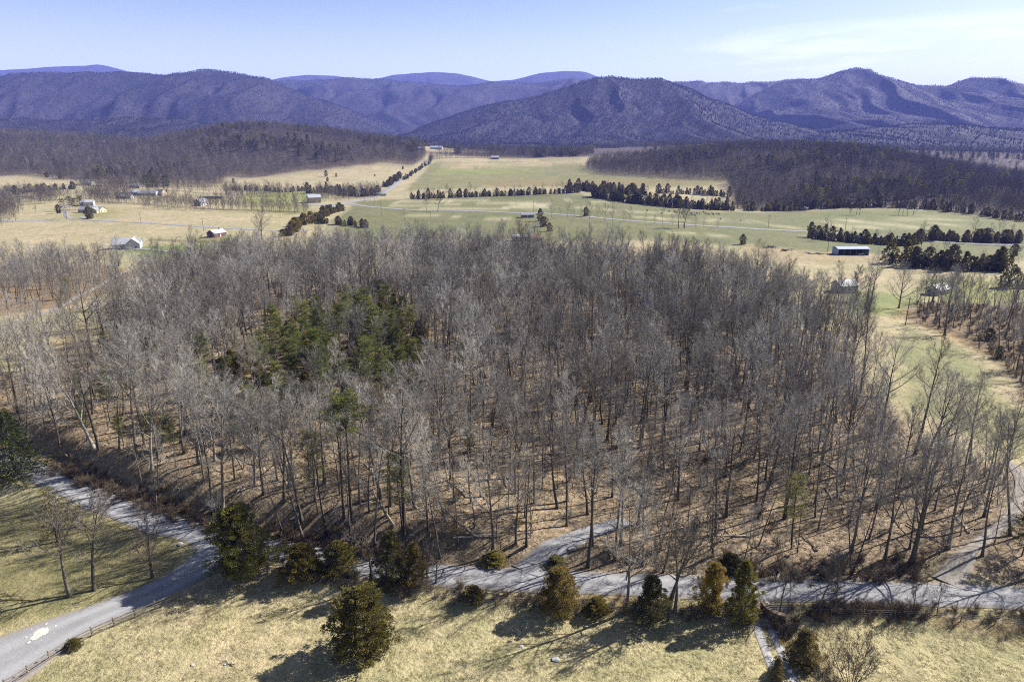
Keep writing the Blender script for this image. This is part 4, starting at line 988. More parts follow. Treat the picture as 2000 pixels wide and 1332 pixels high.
for i, (px, py) in enumerate([(1325,446),(1336,446),(1660,420),(1672,420),(1678,421),(1755,420),(1763,420),(1772,421),(1783,421)]):
    bare(LAWN_T[i % 3], (px, py), 14 if i > 1 else 20, i*1.3, ['first of two bare trees by the valley road bend', 'second of two bare trees by the valley road bend', 'leftmost thin tree of the near row in the striped pasture', 'middle thin tree of the near row in the striped pasture', 'rightmost thin tree of the near row in the striped pasture',
        'first thin tree of the four in the striped pasture', 'second thin tree of the four in the striped pasture', 'third thin tree of the four in the striped pasture', 'fourth thin tree of the four in the striped pasture'][i], 12)

# ------------------------------------------------------------------ distant cedars, row by row
crng = random.Random(9)
def far_cedar(p, s, kind, label, group):
    me, h = FCED[kind]; o = bpy.data.objects.new('cedar_tree', me); COL.objects.link(o)
    o.location = (p[0], p[1], float(gz(*p)[0])-0.2); sx = s*crng.uniform(.95,1.4); o.scale = (sx, sx, s*crng.uniform(.85,1.2)); o.rotation_euler = (0,0,crng.uniform(0,6.28))
    tag(o, label, 'cedar tree', group)
FARMASS = []
MASSROWS = []
def cedar_row(px_line, spacing, jit, hm, kinds, label, group, rows=1, rowgap=6.0, mass=False):
    P = resample(GP(px_line), spacing)
    for q in resample(GP(px_line), 3.2):          # low growth filling the gaps
        for r_ in range(rows):
            if crng.random() < .8: FARMASS.append((q[0]+crng.uniform(-2,2), q[1]+r_*rowgap+crng.uniform(-2,2), hm*crng.uniform(.28,.62)/8.0, crng.choice(kinds)))
    for q in P:
        for r_ in range(rows):
            p = q+np.array([crng.uniform(-jit*1.8,jit*1.8), r_*rowgap+crng.uniform(-jit,jit)])
            if crng.random() < 0.06: continue
            k = crng.choice(kinds)
            if mass: FARMASS.append((p[0], p[1], hm*crng.uniform(.7,1.2)/FCED[k][1], k)); continue
            far_cedar(p, hm*crng.choice((.5,.75,.85,.95,1.05,1.2))/FCED[k][1], k, label, group)
cedar_row([(805,389),(870,387),(960,384),(1040,381),(1100,378),(1128,377)], 6.0, 1.8, 10, (0,1,2), 'dark cedar in the long hedge behind the green pasture', 'cedars of the long hedge')
cedar_row([(1120,372),(1180,377),(1260,380)], 7, 4, 11, (0,1,2), 'dark cedar in the thick clump right of the long hedge', 'cedars of the thick clump', 2, 9, mass=True)
cedar_row([(1160,386),(1240,398),(1330,407),(1430,412)], 6.2, 2.5, 10.5, (0,1,2), 'dark cedar along the pasture edge below the thick clump', 'cedars of the pasture edge', 2, 9, mass=True)
cedar_row([(1290,378),(1360,380),(1420,384)], 8, 3, 10, (0,1,2), 'dark cedar beside the small tan field', 'cedars of the small tan field', mass=True)
cedar_row([(1460,412),(1540,412),(1600,408),(1700,405),(1800,408),(1900,418),(1990,432)], 8.5, 3.5, 9, (0,1,2,3), 'dark cedar at the foot of the right hill', 'cedars at the foot of the right hill', mass=True)
cedar_row([(1590,466),(1640,472),(1700,477),(1760,480),(1790,476)], 5.0, 2.2, 8.5, (0,1,2), 'dark cedar in the near clump above the long shed', 'cedars above the long shed', 2, 8)
cedar_row([(1800,470),(1850,472),(1900,474),(1960,476),(1990,474)], 5.6, 2.5, 9.5, (0,1,2), 'dark cedar in the clump beyond the valley road on the right', 'cedars beyond the valley road', 2, 8)
cedar_row([(1790,522),(1840,526),(1880,529),(1930,530),(1975,532)], 5.2, 2.2, 11, (0,1,2), 'tall dark cedar in the clump above the small right field', 'cedars above the small right field', 2, 6)
cedar_row([(1740,515),(1775,522)], 6, 1.5, 10, (0,1), 'dark cedar left of the tall clump', 'cedars left of the tall clump')
cedar_row([(1960,560),(2010,562)], 5, 2, 8, (0,1), 'dark cedar at the right edge beside the small field', 'cedars at the right edge')
cedar_row([(560,462),(580,446),(605,434),(630,424),(650,416),(668,412)], 6, 2, 8.5, (4,3,4), 'rusty cedar in the slanting hedge', 'rusty cedars of the slanting hedge')
cedar_row([(615,436),(650,438),(690,441),(715,445)], 4.5, 1.0, 6.5, (0,1), 'dark cedar in the clipped hedge row beside the slanting hedge', 'cedars of the short hedge row')
cedar_row([(0,376),(60,376),(105,372),(140,370)], 8, 2, 9, (0,1,3), 'dark cedar in the row behind the left straw field', 'cedars behind the left field', mass=True)
cedar_row([(600,378),(640,376),(690,384),(735,382)], 8, 4, 10, (0,1,2), 'dark cedar in the copse at the road junction', 'cedars at the road junction', mass=True)
cedar_row([(752,366),(765,358),(780,348)], 12, 3, 10, (0,1), 'cedar on the upper side of the climbing road', 'cedars above the climbing road')
cedar_row([(455,372),(520,374),(560,376),(600,372)], 9, 1.5, 6, (0,1), 'small cedar in the row below the tan slope', 'cedars below the tan slope', mass=True)
cedar_row([(790,352),(806,340),(822,330),(835,322)], 14, 2, 5, (0,1), 'low bush cedar on the lower side of the climbing road', 'cedars below the climbing road', mass=True)
FM = np.array(FARMASS)
scatter('cedar_thickets', np.column_stack([FM[:,:2], gz(FM[:,0], FM[:,1])-.2]), [m for m, h in FCED], FM[:,2]*1.25, NR.uniform(0,6.28,len(FM)), FM[:,3], 'dark cedar thickets along the far field edges and hill foot')
for px, py, s_, k, lab in [(456,358,9,0,'lone cedar on the tan slope, farther left'),(637,345,10,0,'bushy cedar high on the tan slope'),(657,346,8,2,'cone-shaped cedar high on the tan slope'),(640,355,7,1,'small cedar low on the tan slope'),(787,331,6,1,'round cedar near the top of the tan slope'),(732,345,5,2,'slim cedar alone on the tan slope'),
        (1144,423,9,1,'lone round cedar beside the valley road'),(1055,432,10,0,'upper dark cedar by the hidden farmstead'),(1062,443,10,1,'middle dark cedar by the hidden farmstead'),(1073,452,8,0,'lower dark cedar by the hidden farmstead'),(1600,405,12,2,'tall dark cedar left of the pasture shed'),(1590,408,10,1,'round cedar left of the pasture shed'),(1450,478,7,1,'dark round cedar above the wood at the pasture'),
        (175,428,12,1,'round dark pine in front of the ranch house'),(115,417,8,1,'small cedar at the bend of the house drive'),(1505,412,10,0,'broad cedar at the hill foot near the pasture'),(1640,404,10,0,'first of three spaced cedars on the striped pasture'),(1655,405,10,2,'second of three spaced cedars on the striped pasture'),(1680,404,8,1,'third of three spaced cedars on the striped pasture'),
        (1980,500,7,1,'lone cedar right of the tall clump'),(1932,665,5,0,'dark bush on the fence line of the right field'),(1950,700,4,1,'second dark bush on the fence line of the right field')]:
    k_ = k; far_cedar(G(px, py), s_/FCED[k_][1], k_, lab, None)
for px, py, s_, lab in [(125,413,13,'left pine of the group behind the ranch house'),(137,410,14,'second pine of the group behind the ranch house'),(148,411,13,'third pine of the group behind the ranch house'),(158,409,14,'right pine of the group behind the ranch house'),(290,374,22,'left tall pine above the hamlet roofs'),(303,373,19,'middle tall pine above the hamlet roofs'),(325,374,21,'right tall pine above the hamlet roofs')]:
    plant('pine_tree', PIND, G(px, py), (s_/13*1.15, s_/13*1.15, s_/13), px*.3, lab, 'pine tree')
# bare hedgerows across the valley: thin stems in lines
hl = []
for line, sp, n in (([(180,392),(280,398),(380,405),(480,410),(600,415)], 4.0, 2), ([(0,392),(60,385),(110,392),(180,388)], 5, 3), ([(150,362),(250,366),(340,365),(430,365)], 6, 4), ([(330,372),(450,380),(540,384)], 8, 2), ([(620,386),(680,388),(740,384)], 7, 3), ([(0,420),(20,405),(100,398)], 5, 2),
                    ([(1080,424),(1180,432),(1300,440),(1400,446)], 9, 1), ([(1440,408),(1500,410),(1560,408),(1620,405)], 6, 3), ([(800,386),(960,381),(1080,376)], 16, 1), ([(840,322),(850,312),(930,309),(1060,309)], 7, 3)):
    P = resample(GP(line), sp)
    for q in P:
        for r_ in range(n): hl.append(q+np.array([crng.uniform(-2,2), r_*6+crng.uniform(-2.5,2.5)]))
for P_ in ([(140,374),(430,374),(440,352),(150,350)],[(170,402),(265,398),(250,376),(165,380)],[(0,412),(20,400),(110,396),(110,384),(0,386)],[(440,388),(600,384),(600,378),(440,376)],[(0,445),(30,436),(40,410),(0,404)],[(620,395),(740,388),(740,378),(620,380)],[(190,372),(330,372),(330,362),(190,362)],[(280,410),(600,418),(600,413),(280,404)]):
    for q in poisson(GP(P_), 6.0, NR, 900): hl.append(q)
for line in ([(1120,378),(1260,384)],[(1160,390),(1430,414)],[(1590,470),(1790,482)],[(1800,474),(1990,478)],[(1790,526),(1975,536)],[(805,391),(1128,379)]):
    for q in resample(GP(line), 7.0): hl.append(q+np.array([crng.uniform(-3,3), crng.uniform(-4,9)]))
hl = np.array(hl)
scatter('hedgerows', np.column_stack([hl, gz(hl[:,0], hl[:,1])-0.1]), HT, NR.uniform(.45,1.0,len(hl)), NR.uniform(0,6.28,len(hl)), NR.integers(0,4,len(hl)), 'bare hedgerows and thickets dividing the valley fields')
# ------------------------------------------------------------------ built things
def flat_mat(name, c, rough=0.7, scale=2.0, var=0.18, metal=0.0, spec=0.3):
    m, nt, b = mat(name); n = noise_node(nt, nd(nt, 'ShaderNodeTexCoord').outputs['Object'], scale, 5, 0.65)
    cc = mixc(nt, 1.0, tuple(c), ramp(nt, n.outputs[0], [(0.3,(1-var,)*3),(0.7,(1+var,)*3)]).outputs[0], 'MULTIPLY')
    nt.links.new(cc, b.inputs['Base Color']); b.inputs['Roughness'].default_value = rough; b.inputs['Metallic'].default_value = metal; b.inputs['Specular IOR Level'].default_value = spec; return m
WOOD = flat_mat('weathered_board', (0.15,0.13,0.108), 0.85, 3.0, 0.3); WHITEW = flat_mat('white_siding', (0.42,0.42,0.415), 0.6, 1.0, 0.06); ROOFG = flat_mat('grey_shingle', (0.17,0.175,0.19), 0.8, 3.0, 0.2)
ROOFW = flat_mat('pale_metal_roof', (0.25,0.265,0.29), 0.6, 1.0, 0.15); BRICK = flat_mat('red_brick', (0.13,0.035,0.028), 0.85, 4.0, 0.2); GLASS = flat_mat('window_glass', (0.04,0.05,0.07), 0.15, 1.0, 0.1, 0, 0.5)
TAN = flat_mat('tan_siding', (0.36,0.31,0.22), 0.7, 1.0, 0.08); SHADEM = flat_mat('shed_shade', (0.06,0.06,0.07), 0.9, 1.0, 0.2); BLUEM = flat_mat('blue_grey_metal', (0.25,0.29,0.38), 0.45, 1.0, 0.08); POLE = flat_mat('pole_wood', (0.13,0.105,0.08), 0.9, 2.0, 0.2)
STONE = flat_mat('field_stone', (0.14,0.108,0.075), 0.9, 2.5, 0.35); STONEW = flat_mat('pale_rubble', (0.28,0.275,0.265), 0.9, 2.0, 0.2); COWM = flat_mat('black_hide', (0.018,0.016,0.016), 0.6, 1.0, 0.3); REDM = flat_mat('red_paint', (0.28,0.035,0.02), 0.5, 1.0, 0.15); CHALK = flat_mat('chalk_patch', (0.36,0.345,0.31), 0.95, 2.5, 0.25); ORANGE = flat_mat('rust_roof', (0.22,0.115,0.065), 0.8, 1.0, 0.35); INSUL = flat_mat('insulator', (0.35,0.36,0.36), 0.3)
def part(name, mb, m, parent, smooth=False): return child(name, mb.mesh(name, m, smooth), parent)
def MBox(*a): q = MB(); q.box(*a); return q
def house(name, base, L_, D_, H_, rise, rz, wallm, roofm, label, cat='house', wins=4, chim=False, porch=False, wing=None, open_front=False, eave=0.45):
    """gabled building: long side along local x"""
    p = G(*base); z = float(gz(*p)[0]); r = empty(name, (p[0], p[1], z-0.15), rz); tag(r, label, cat)
    w = MB()
    if not open_front:
        w.box(-L_/2, L_/2, -D_/2, D_/2, 0, H_)
        for s in (-1, 1): w.poly([(s*L_/2, -D_/2, H_+.003), (s*L_/2, D_/2, H_+.003), (s*L_/2, 0, H_+rise)])
        part('wall', w, wallm, r)
    else:
        w.box(-L_/2, -L_/2+.2, -D_/2, D_/2, 0, H_); w.box(L_/2-.2, L_/2, -D_/2, D_/2, 0, H_); w.box(-L_/2+.2, L_/2-.2, D_/2-.2, D_/2, 0, H_); part('wall', w, wallm, r)
        part('back_shade', MBox(-L_/2+.22, L_/2-.22, D_/2-.5, D_/2-.22, 0, H_-.3), SHADEM, r)  # dark slab over the back wall, standing in for the shade inside
        n = 5
        for i in range(1, n): part('post', MBox(-L_/2+L_*i/n-.12, -L_/2+L_*i/n+.12, -D_/2+.05, -D_/2+.3, 0, H_-.02), WOOD, r)
    rf = MB(); e = eave; t = 0.14
    for s in (-1, 1):
        a = (s*(D_/2+e), H_-rise*e/(D_/2)+.02); b_ = (0, H_+rise+.05)
        for x0, x1 in ((-L_/2-e, L_/2+e),):
            o = len(rf.v); rf.v += [Vector((x0,a[0],a[1])), Vector((x1,a[0],a[1])), Vector((x1,b_[0],b_[1])), Vector((x0,b_[0],b_[1])), Vector((x0,a[0],a[1]+t)), Vector((x1,a[0],a[1]+t)), Vector((x1,b_[0],b_[1]+t)), Vector((x0,b_[0],b_[1]+t))]
            rf.f += [(o,o+1,o+2,o+3),(o+4,o+7,o+6,o+5),(o,o+4,o+5,o+1),(o+1,o+5,o+6,o+2),(o+3,o+2,o+6,o+7),(o,o+3,o+7,o+4)]
    ro = part('roof', rf, roofm, r)
    if chim: part('chimney', MBox(L_*.18, L_*.18+.8, -.4, .4, H_+rise*.4, H_+rise+1.1), BRICK, ro)
    if not open_front and wins:
        for s in (-1, 1):
            for i in range(wins):
                x = -L_/2+L_*(i+.5)/wins
                if s < 0 and i == wins//2:
                    part('door', MBox(x-.5, x+.5, s*(D_/2+.04)-.03, s*(D_/2+.04)+.03, 0.25, 2.35), WHITEW if wallm is not WHITEW else WOOD, r); continue
                f_ = part('window', MBox(x-.62, x+.62, s*(D_/2+.03)-.05, s*(D_/2+.03)+.05, 0.9, 2.35), WHITEW, r); part('pane', MBox(x-.5, x+.5, s*(D_/2+.06)-.05, s*(D_/2+.06)+.05, 1.02, 2.23), GLASS, f_)
        for s in (-1, 1):
            for y in (-D_*.25, D_*.25):
                f_ = part('window', MBox(s*(L_/2+.03)-.05, s*(L_/2+.03)+.05, y-.6, y+.6, .9, 2.35), WHITEW, r); part('pane', MBox(s*(L_/2+.06)-.05, s*(L_/2+.06)+.05, y-.48, y+.48, 1.02, 2.23), GLASS, f_)
    if porch:
        part('porch_roof', MBox(-L_*.35, L_*.35, -D_/2-2.4, -D_/2-.02, H_-.55, H_-.4), roofm, r)
        for i in range(4): part('porch_post', MBox(-L_*.33+L_*.66*i/3-.08, -L_*.33+L_*.66*i/3+.08, -D_/2-2.3, -D_/2-2.14, 0, H_-.56), WHITEW, r)
    if wing:
        wl, wd, wh, wr, ox, oy = wing; q = MB(); q.box(ox-wl/2, ox+wl/2, oy-wd/2, oy+wd/2, 0, wh)
        for s in (-1, 1): q.poly([(ox-wl/2, oy+s*wd/2, wh+.003), (ox+wl/2, oy+s*wd/2, wh+.003), (ox, oy+s*wd/2, wh+wr)])
        wg = part('wing', q, wallm, r); g_ = MB()
        for s in (-1, 1):
            x0, x1 = ox+s*(wl/2+.4), ox; z0, z1 = wh-wr*.4/(wl/2)+.02, wh+wr+.05; o = len(g_.v)
            g_.v += [Vector((x0,oy-wd/2-.4,z0)), Vector((x0,oy+wd/2+.4,z0)), Vector((x1,oy+wd/2+.4,z1)), Vector((x1,oy-wd/2-.4,z1))]+[Vector((x0,oy-wd/2-.4,z0+.14)), Vector((x0,oy+wd/2+.4,z0+.14)), Vector((x1,oy+wd/2+.4,z1+.14)), Vector((x1,oy-wd/2-.4,z1+.14))]
            g_.f += [(o,o+1,o+2,o+3),(o+4,o+7,o+6,o+5),(o,o+4,o+5,o+1),(o+1,o+5,o+6,o+2),(o+2,o+6,o+7,o+3),(o+3,o+7,o+4,o)]
        part('wing_roof', g_, roofm, wg)
        for x in (ox-wl*.22, ox+wl*.22):
            f_ = part('window', MBox(x-.55, x+.55, oy-wd/2-.08, oy-wd/2+.02, 1.0, 2.3), WHITEW, r); part('pane', MBox(x-.43, x+.43, oy-wd/2-.11, oy-wd/2+.01, 1.12, 2.18), GLASS, f_)
    return r
R_ = math.radians
house('farmhouse', (250,484), 18, 9, 3.4, 3.4, R_(20), WHITEW, ROOFW, 'white farmhouse with pale metal roofs beside the bright green lawn', wins=5, wing=(9,12,3.6,3.6,4.5,-3))
house('brick_house', (424,462), 11, 8.5, 3.2, 2.4, R_(62), BRICK, ROOFW, 'small red brick house with pale roof and dark chimney', wins=3, chim=True)
house('ranch_house', (181,415), 24, 10, 3.2, 2.6, R_(-8), TAN, ROOFG, 'grey-roofed ranch house on the knoll beside the pines', wins=6, wing=(9,13,3.2,2.6,7,-2))
house('garage', (172,402), 13, 9, 4.4, 2.0, R_(20), WHITEW, ROOFW, 'white garage behind the grey-roofed ranch house', 'garage', wins=3)
house('house', (290,382), 22, 10, 3.4, 3.0, R_(8), WHITEW, ROOFG, 'white house with grey-blue roof below the tall pines', wins=5)
house('house', (314,381), 13, 10, 3.4, 3.6, R_(-20), TAN, ROOFG, 'tan house with steep roof right of the white hamlet house', wins=3)
house('house', (258,381), 22, 11, 3.6, 2.6, R_(12), WHITEW, ROOFW, 'pale-roofed house at the left of the hamlet', wins=5)
house('house', (245,388), 16, 9, 3.4, 2.0, R_(5), WHITEW, ROOFW, 'low pale building in front of the pale-roofed hamlet house', wins=4)
house('house', (268,367), 18, 10, 3.4, 3.0, R_(-15), TAN, ROOFW, 'tan house standing behind the hamlet roofs', wins=4)
house('mobile_home', (417,388), 23, 5, 3.0, 0.8, R_(-4), WOOD, ROOFW, 'long narrow mobile home with pale roof', 'mobile home', wins=6)
house('house', (394,402), 12, 9, 4.2, 3.6, R_(70), WHITEW, ROOFW, 'white gabled house behind the bare hedgerow', wins=3)
house('farmhouse', (614,396), 14, 11, 6.4, 3.0, R_(25), TAN, ROOFW, 'two-storey cream house by the road junction', wins=4)
house('house', (4,382), 18, 9, 3.2, 2.4, R_(15), WHITEW, BLUEM, 'blue-roofed house at the left edge beyond the field', wins=4)
house('house', (172,361), 14, 9, 3.2, 2.4, R_(5), WHITEW, ROOFW, 'small pale house among the thickets at left', wins=3)
house('house', (821,293), 22, 10, 4, 3, R_(5), WHITEW, ROOFW, 'white house on the skyline left of the far tan field', wins=5)
house('barn', (852,292), 30, 12, 4.5, 3.5, R_(-5), WHITEW, BLUEM, 'long blue-roofed barn beside the far tan field', 'barn', wins=5)
house('cabin', (967,311), 17, 10, 3.6, 3.4, R_(0), WOOD, ROOFW, 'pale-roofed cabin at the far end of the big field', 'cabin', wins=4)
house('shed', (1660,497), 20, 8, 4.2, 0.9, R_(2), BLUEM, BLUEM, 'long open-fronted blue-grey pole shed beyond the wood', 'shed', open_front=True)
house('barn', (1648,570), 9, 7, 3.8, 2.0, R_(12), WHITEW, ROOFW, 'white-roofed barn half hidden behind the wood', 'barn', wins=3)
house('house', (1830,574), 9, 6, 2.8, 1.9, R_(30), WHITEW, ROOFW, 'pale-roofed house among bare trees on the right', wins=3)
house('shed', (1570,411), 9, 7, 3.0, 1.8, R_(60), WOOD, ROOFG, 'dark shed at the foot of the hill by the pasture', 'shed', wins=2)
house('shed', (1030,425), 12, 6, 3.0, 1.5, R_(5), WOOD, ROOFG, 'dark low shed by the valley road', 'shed', wins=3)
house('farm_building', (1020,470), 14, 7, 3.2, 1.4, R_(8), WHITEW, ROOFW, 'pale metal-roofed building showing above the tree tops', 'farm building', wins=4)
house('farm_building', (1047,471), 7, 6, 3.0, 1.3, R_(8), WOOD, ORANGE, 'rusty orange-roofed building beside the pale metal roof', 'farm building', wins=2)
house('shed', (745,383), 12, 7, 3.2, 1.6, R_(20), WHITEW, ROOFG, 'white roadside building at the foot of the climbing road', 'shed', wins=3)
house('house', (1488,290), 30, 11, 4, 3, R_(8), WHITEW, ROOFW, 'white house on the crest of the right hill', wins=5)
# ---- board fence along the drive
def board_fence(name, line, label, rails=3, h=1.25, bay=2.5, m=WOOD, board=0.15):
    P = resample(GP(line), bay); r = empty(name, (P[0][0], P[0][1], float(gz(*P[0])[0]))); tag(r, label, 'fence'); ox = r.location
    pm = MBox(-.075,.075,-.075,.075,-.3,h+.12).mesh('post', m); bm = MBox(0,1,-.022,.022,-board/2,board/2).mesh('rail', m)
    zz = gz(P[:,0], P[:,1])
    for i in range(len(P)):
        q = child('post', pm, r); q.location = (P[i][0]-ox.x, P[i][1]-ox.y, zz[i]-ox.z); q.rotation_euler = (NR.normal(0,.025), NR.normal(0,.025), 0)
        if i+1 < len(P):
            d = Vector((P[i+1][0]-P[i][0], P[i+1][1]-P[i][1], zz[i+1]-zz[i])); az = math.atan2(d.y, d.x); pit = -math.atan2(d.z, math.hypot(d.x, d.y))
            off = Vector((math.sin(az), -math.cos(az), 0))*.10
            for k in range(rails):
                b_ = child('rail', bm, r); b_.location = Vector((P[i][0]-ox.x, P[i][1]-ox.y, zz[i]-ox.z+h*(k+.75)/(rails)))+off; b_.rotation_euler = (0, pit+NR.normal(0,.008), az); b_.scale = (d.length*1.01, 1, 1)
    return r
board_fence('board_fence', [(10,1345),(41,1327),(92,1292),(147,1258),(205,1230),(264,1206),(319,1183),(372,1160),(420,1140),(470,1126),(522,1118)], 'weathered three-board fence along the wide gravel drive')
board_fence('board_fence', [(1496,1196),(1518,1196),(1540,1196)], 'short four-board fence right of the gateway wall', 4, 1.4)
board_fence('board_fence', [(1400,1196),(1430,1197),(1455,1198)], 'short four-board fence left of the gateway in cedar shade', 4, 1.4)
board_fence('board_fence', [(290,470),(340,472),(400,474),(450,477)], 'far board fence behind the white farmhouse', 3, 1.3, 3.0)
board_fence('board_fence', [(245,489),(300,493),(350,500),(400,505)], 'far board fence below the white farmhouse drive', 3, 1.3, 3.0)
def gate(line, label):
    P = GP(line); a, b_ = P[0], P[1]; d = b_-a; Lg = np.linalg.norm(d); r = empty('farm_gate', (a[0], a[1], float(gz(*a)[0])), math.atan2(d[1], d[0])); tag(r, label, 'gate')
    for k in range(5): part('rail', MBox(0, Lg, -.02, .02, .25+.24*k, .33+.24*k), WOOD, r)
    for x in (0.05, Lg-.05): part('upright', MBox(x-.05, x+.05, -.045, -.022, .2, 1.4), WOOD, r)
    q = MB(); q.tube([Vector((.1,-.06,.3)), Vector((Lg-.1,-.06,1.25))], [.04,.04], 4); part('brace', q, WOOD, r)
    for x in (-.15, Lg+.15): part('post', MBox(x-.1, x+.1, -.1, .1, -.3, 1.6), WOOD, r)
gate([(526,1118),(560,1117)], 'wooden five-bar farm gate between the largest cedar and the brown-green cedar')
def wire_fence(line, label, sp=4.0, h=1.25):
    P = resample(GP(line), sp); r = empty('wire_fence', (P[0][0], P[0][1], float(gz(*P[0])[0]))); tag(r, label, 'fence'); o = r.location; zz = gz(P[:,0], P[:,1])
    q = MB(); q.tube([Vector((0,0,-.3)), Vector((0,0,h))], [.075,.065], 6); pm = q.mesh('post', POLE)
    for i in range(len(P)):
        c = child('post', pm, r); c.location = (P[i][0]-o.x, P[i][1]-o.y, zz[i]-o.z); c.rotation_euler = (NR.normal(0,.05), NR.normal(0,.05), 0); c.scale = (1,1,NR.uniform(.9,1.1))
    for k in range(4):
        w_ = MB(); w_.tube([Vector((P[i][0]-o.x, P[i][1]-o.y, zz[i]-o.z+h*(.25+.23*k))) for i in range(len(P))], [.006]*len(P), 3); part('wire', w_, INSUL, r)
wire_fence([(575,1128),(680,1146),(800,1163),(900,1174),(1000,1181),(1120,1188),(1230,1200),(1340,1204),(1395,1204)], 'wire field fence on wooden posts along the verge shrubs')
wire_fence([(1560,1202),(1640,1204),(1740,1206),(1860,1212),(2010,1226)], 'wire field fence on wooden posts right of the gateway')
wire_fence([(1790,632),(1840,644),(1900,655),(1935,668),(1965,705),(1990,745)], 'wire fence along the orange track of the right field', 4)
# ---- curved stone gateway walls
def curved_wall(c, r0, a0, a1, h0, h1, label):
    p = G(*c); z = float(gz(*p)[0]); r = empty('stone_wall', (p[0], p[1], z-.1)); tag(r, label, 'wall'); n = 9; srn = random.Random(3)
    for course in range(6):
        for i in range(n):
            a = R_(a0+(a1-a0)*(i+.5*(course % 2))/n); b_ = R_(a0+(a1-a0)*(i+.5*(course % 2)+.94)/n); t = (i+.5)/n; hh = h0+(h1-h0)*t
            z0, z1 = hh*course/6, hh*(course+.94)/6; j = srn.uniform(-.03,.03); q = MB(); ri, ro_ = r0-.24+j, r0+.24+j
            pts = [(ri*math.cos(a), ri*math.sin(a)), (ro_*math.cos(a), ro_*math.sin(a)), (ro_*math.cos(b_), ro_*math.sin(b_)), (ri*math.cos(b_), ri*math.sin(b_))]
            q.v = [Vector((*u, z0)) for u in pts]+[Vector((*u, z1)) for u in pts]; q.f = [(0,3,2,1),(4,5,6,7),(0,1,5,4),(1,2,6,5),(2,3,7,6),(3,0,4,7)]; part('stone', q, STONE, r)
    for i in range(n):
        a = R_(a0+(a1-a0)*i/n); b_ = R_(a0+(a1-a0)*(i+.96)/n); hh = h0+(h1-h0)*(i+.5)/n; q = MB(); ri, ro_ = r0-.31, r0+.31
        pts = [(ri*math.cos(a), ri*math.sin(a)), (ro_*math.cos(a), ro_*math.sin(a)), (ro_*math.cos(b_), ro_*math.sin(b_)), (ri*math.cos(b_), ri*math.sin(b_))]
        q.v = [Vector((*u, hh+.003)) for u in pts]+[Vector((*u, hh+.13)) for u in pts]; q.f = [(0,3,2,1),(4,5,6,7),(0,1,5,4),(1,2,6,5),(2,3,7,6),(3,0,4,7)]; part('coping', q, STONE, r)
curved_wall((1521,1192), 2.3, 170, 265, 1.5, 1.15, 'curved brown stone wall right of the two-track gateway')
curved_wall((1443,1192), 2.3, 10, -85, 1.5, 1.15, 'curved brown stone wall left of the gateway in cedar shade')
q = MB(); q.box(-1.9,1.9,-.12,.12,0,.12); q.box(-1.9,1.9,1.9,2.14,0,.12); p = G(1484,1211); r = empty('cattle_grid', (p[0], p[1], float(gz(*p)[0])-.02)); tag(r, 'cattle grid with pale end beams across the two-track drive', 'cattle grid'); part('end_beam', q, STONEW, r)
for i in range(9): part('bar', MBox(-1.85,1.85,.24+i*.19,.30+i*.19,.02,.09), INSUL, r)
# ---- utility poles
def upole(base, h, label, arm=True):
    p = G(*base); r = empty('utility_pole', (p[0], p[1], float(gz(*p)[0])-.3), R_(NR.uniform(-30,30))); tag(r, label, 'utility pole', 'utility poles')
    q = MB(); q.tube([Vector((0,0,0)), Vector((0,0,h))], [.19,.13], 7); part('pole', q, POLE, r)
    if arm:
        c = part('crossarm', MBox(-1.2,1.2,-.18,-.06,h-.9,h-.75), POLE, r)
        for x in (-1.05,-.35,.35,1.05):
            g_ = MB(); g_.tube([Vector((x,-.12,h-.75)), Vector((x,-.12,h-.55))], [.06,.04], 6); part('insulator', g_, INSUL, c)
for b_, h_, lab in [((276,438),11,'utility pole in the straw field behind the white farmhouse'),((398,452),11,'utility pole left of the red brick house'),((1616,492),10,'utility pole left of the long shed'),((1768,636),11,'utility pole in the right field below the broad tree'),((745,422),14,'tallest utility pole over the green pasture'),((790,432),12,'utility pole rising behind the wood'),((842,440),12,'utility pole above the wood left of the bare trees'),
        ((712,397),14,'utility pole at the road junction'),((690,390),14,'utility pole behind the junction copse'),((732,398),12,'thin utility pole right of the junction'),((1500,446),12,'thin pole in the pasture below the cows'),((1650,452),12,'thin pole by the striped pasture'),((1042,413),11,'dark pole by the low shed')]: upole(b_, h_, lab)
# ---- cattle
def cow_mesh():
    me = bpy.data.meshes.new('cow'); vs = [(-.75,0,1.15),(0,0,1.10),(.55,0,1.15),(.85,0,1.22),(1.18,0,1.25),(1.45,0,1.05),(-.7,.24,.75),(-.72,.25,0),(-.7,-.24,.75),(-.68,-.25,0),(.55,.24,.75),(.55,.25,0),(.55,-.24,.75),(.6,-.25,0),(-1.0,0,1.1),(-1.05,0,.5)]
    es = [(0,1),(1,2),(2,3),(3,4),(4,5),(0,6),(6,7),(0,8),(8,9),(2,10),(10,11),(2,12),(12,13),(0,14),(14,15)]; rr = [.40,.44,.40,.26,.20,.12,.15,.07,.15,.07,.14,.07,.14,.07,.06,.04]
    me.from_pydata(vs, es, []); o = bpy.data.objects.new('cow_skin', me); COL.objects.link(o); sk = o.modifiers.new('s', 'SKIN')
    for i, r in enumerate(rr): me.skin_vertices[0].data[i].radius = (r, r)
    me.skin_vertices[0].data[1].use_root = True; me.skin_vertices[0].data[0].use_root = False
    o.modifiers.new('u', 'SUBSURF').levels = 1
    dg = bpy.context.evaluated_depsgraph_get(); m2 = bpy.data.meshes.new_from_object(o.evaluated_get(dg)); bpy.data.objects.remove(o); m2.materials.clear(); m2.materials.append(COWM); m2.name = 'cow'; return m2
CM = cow_mesh()
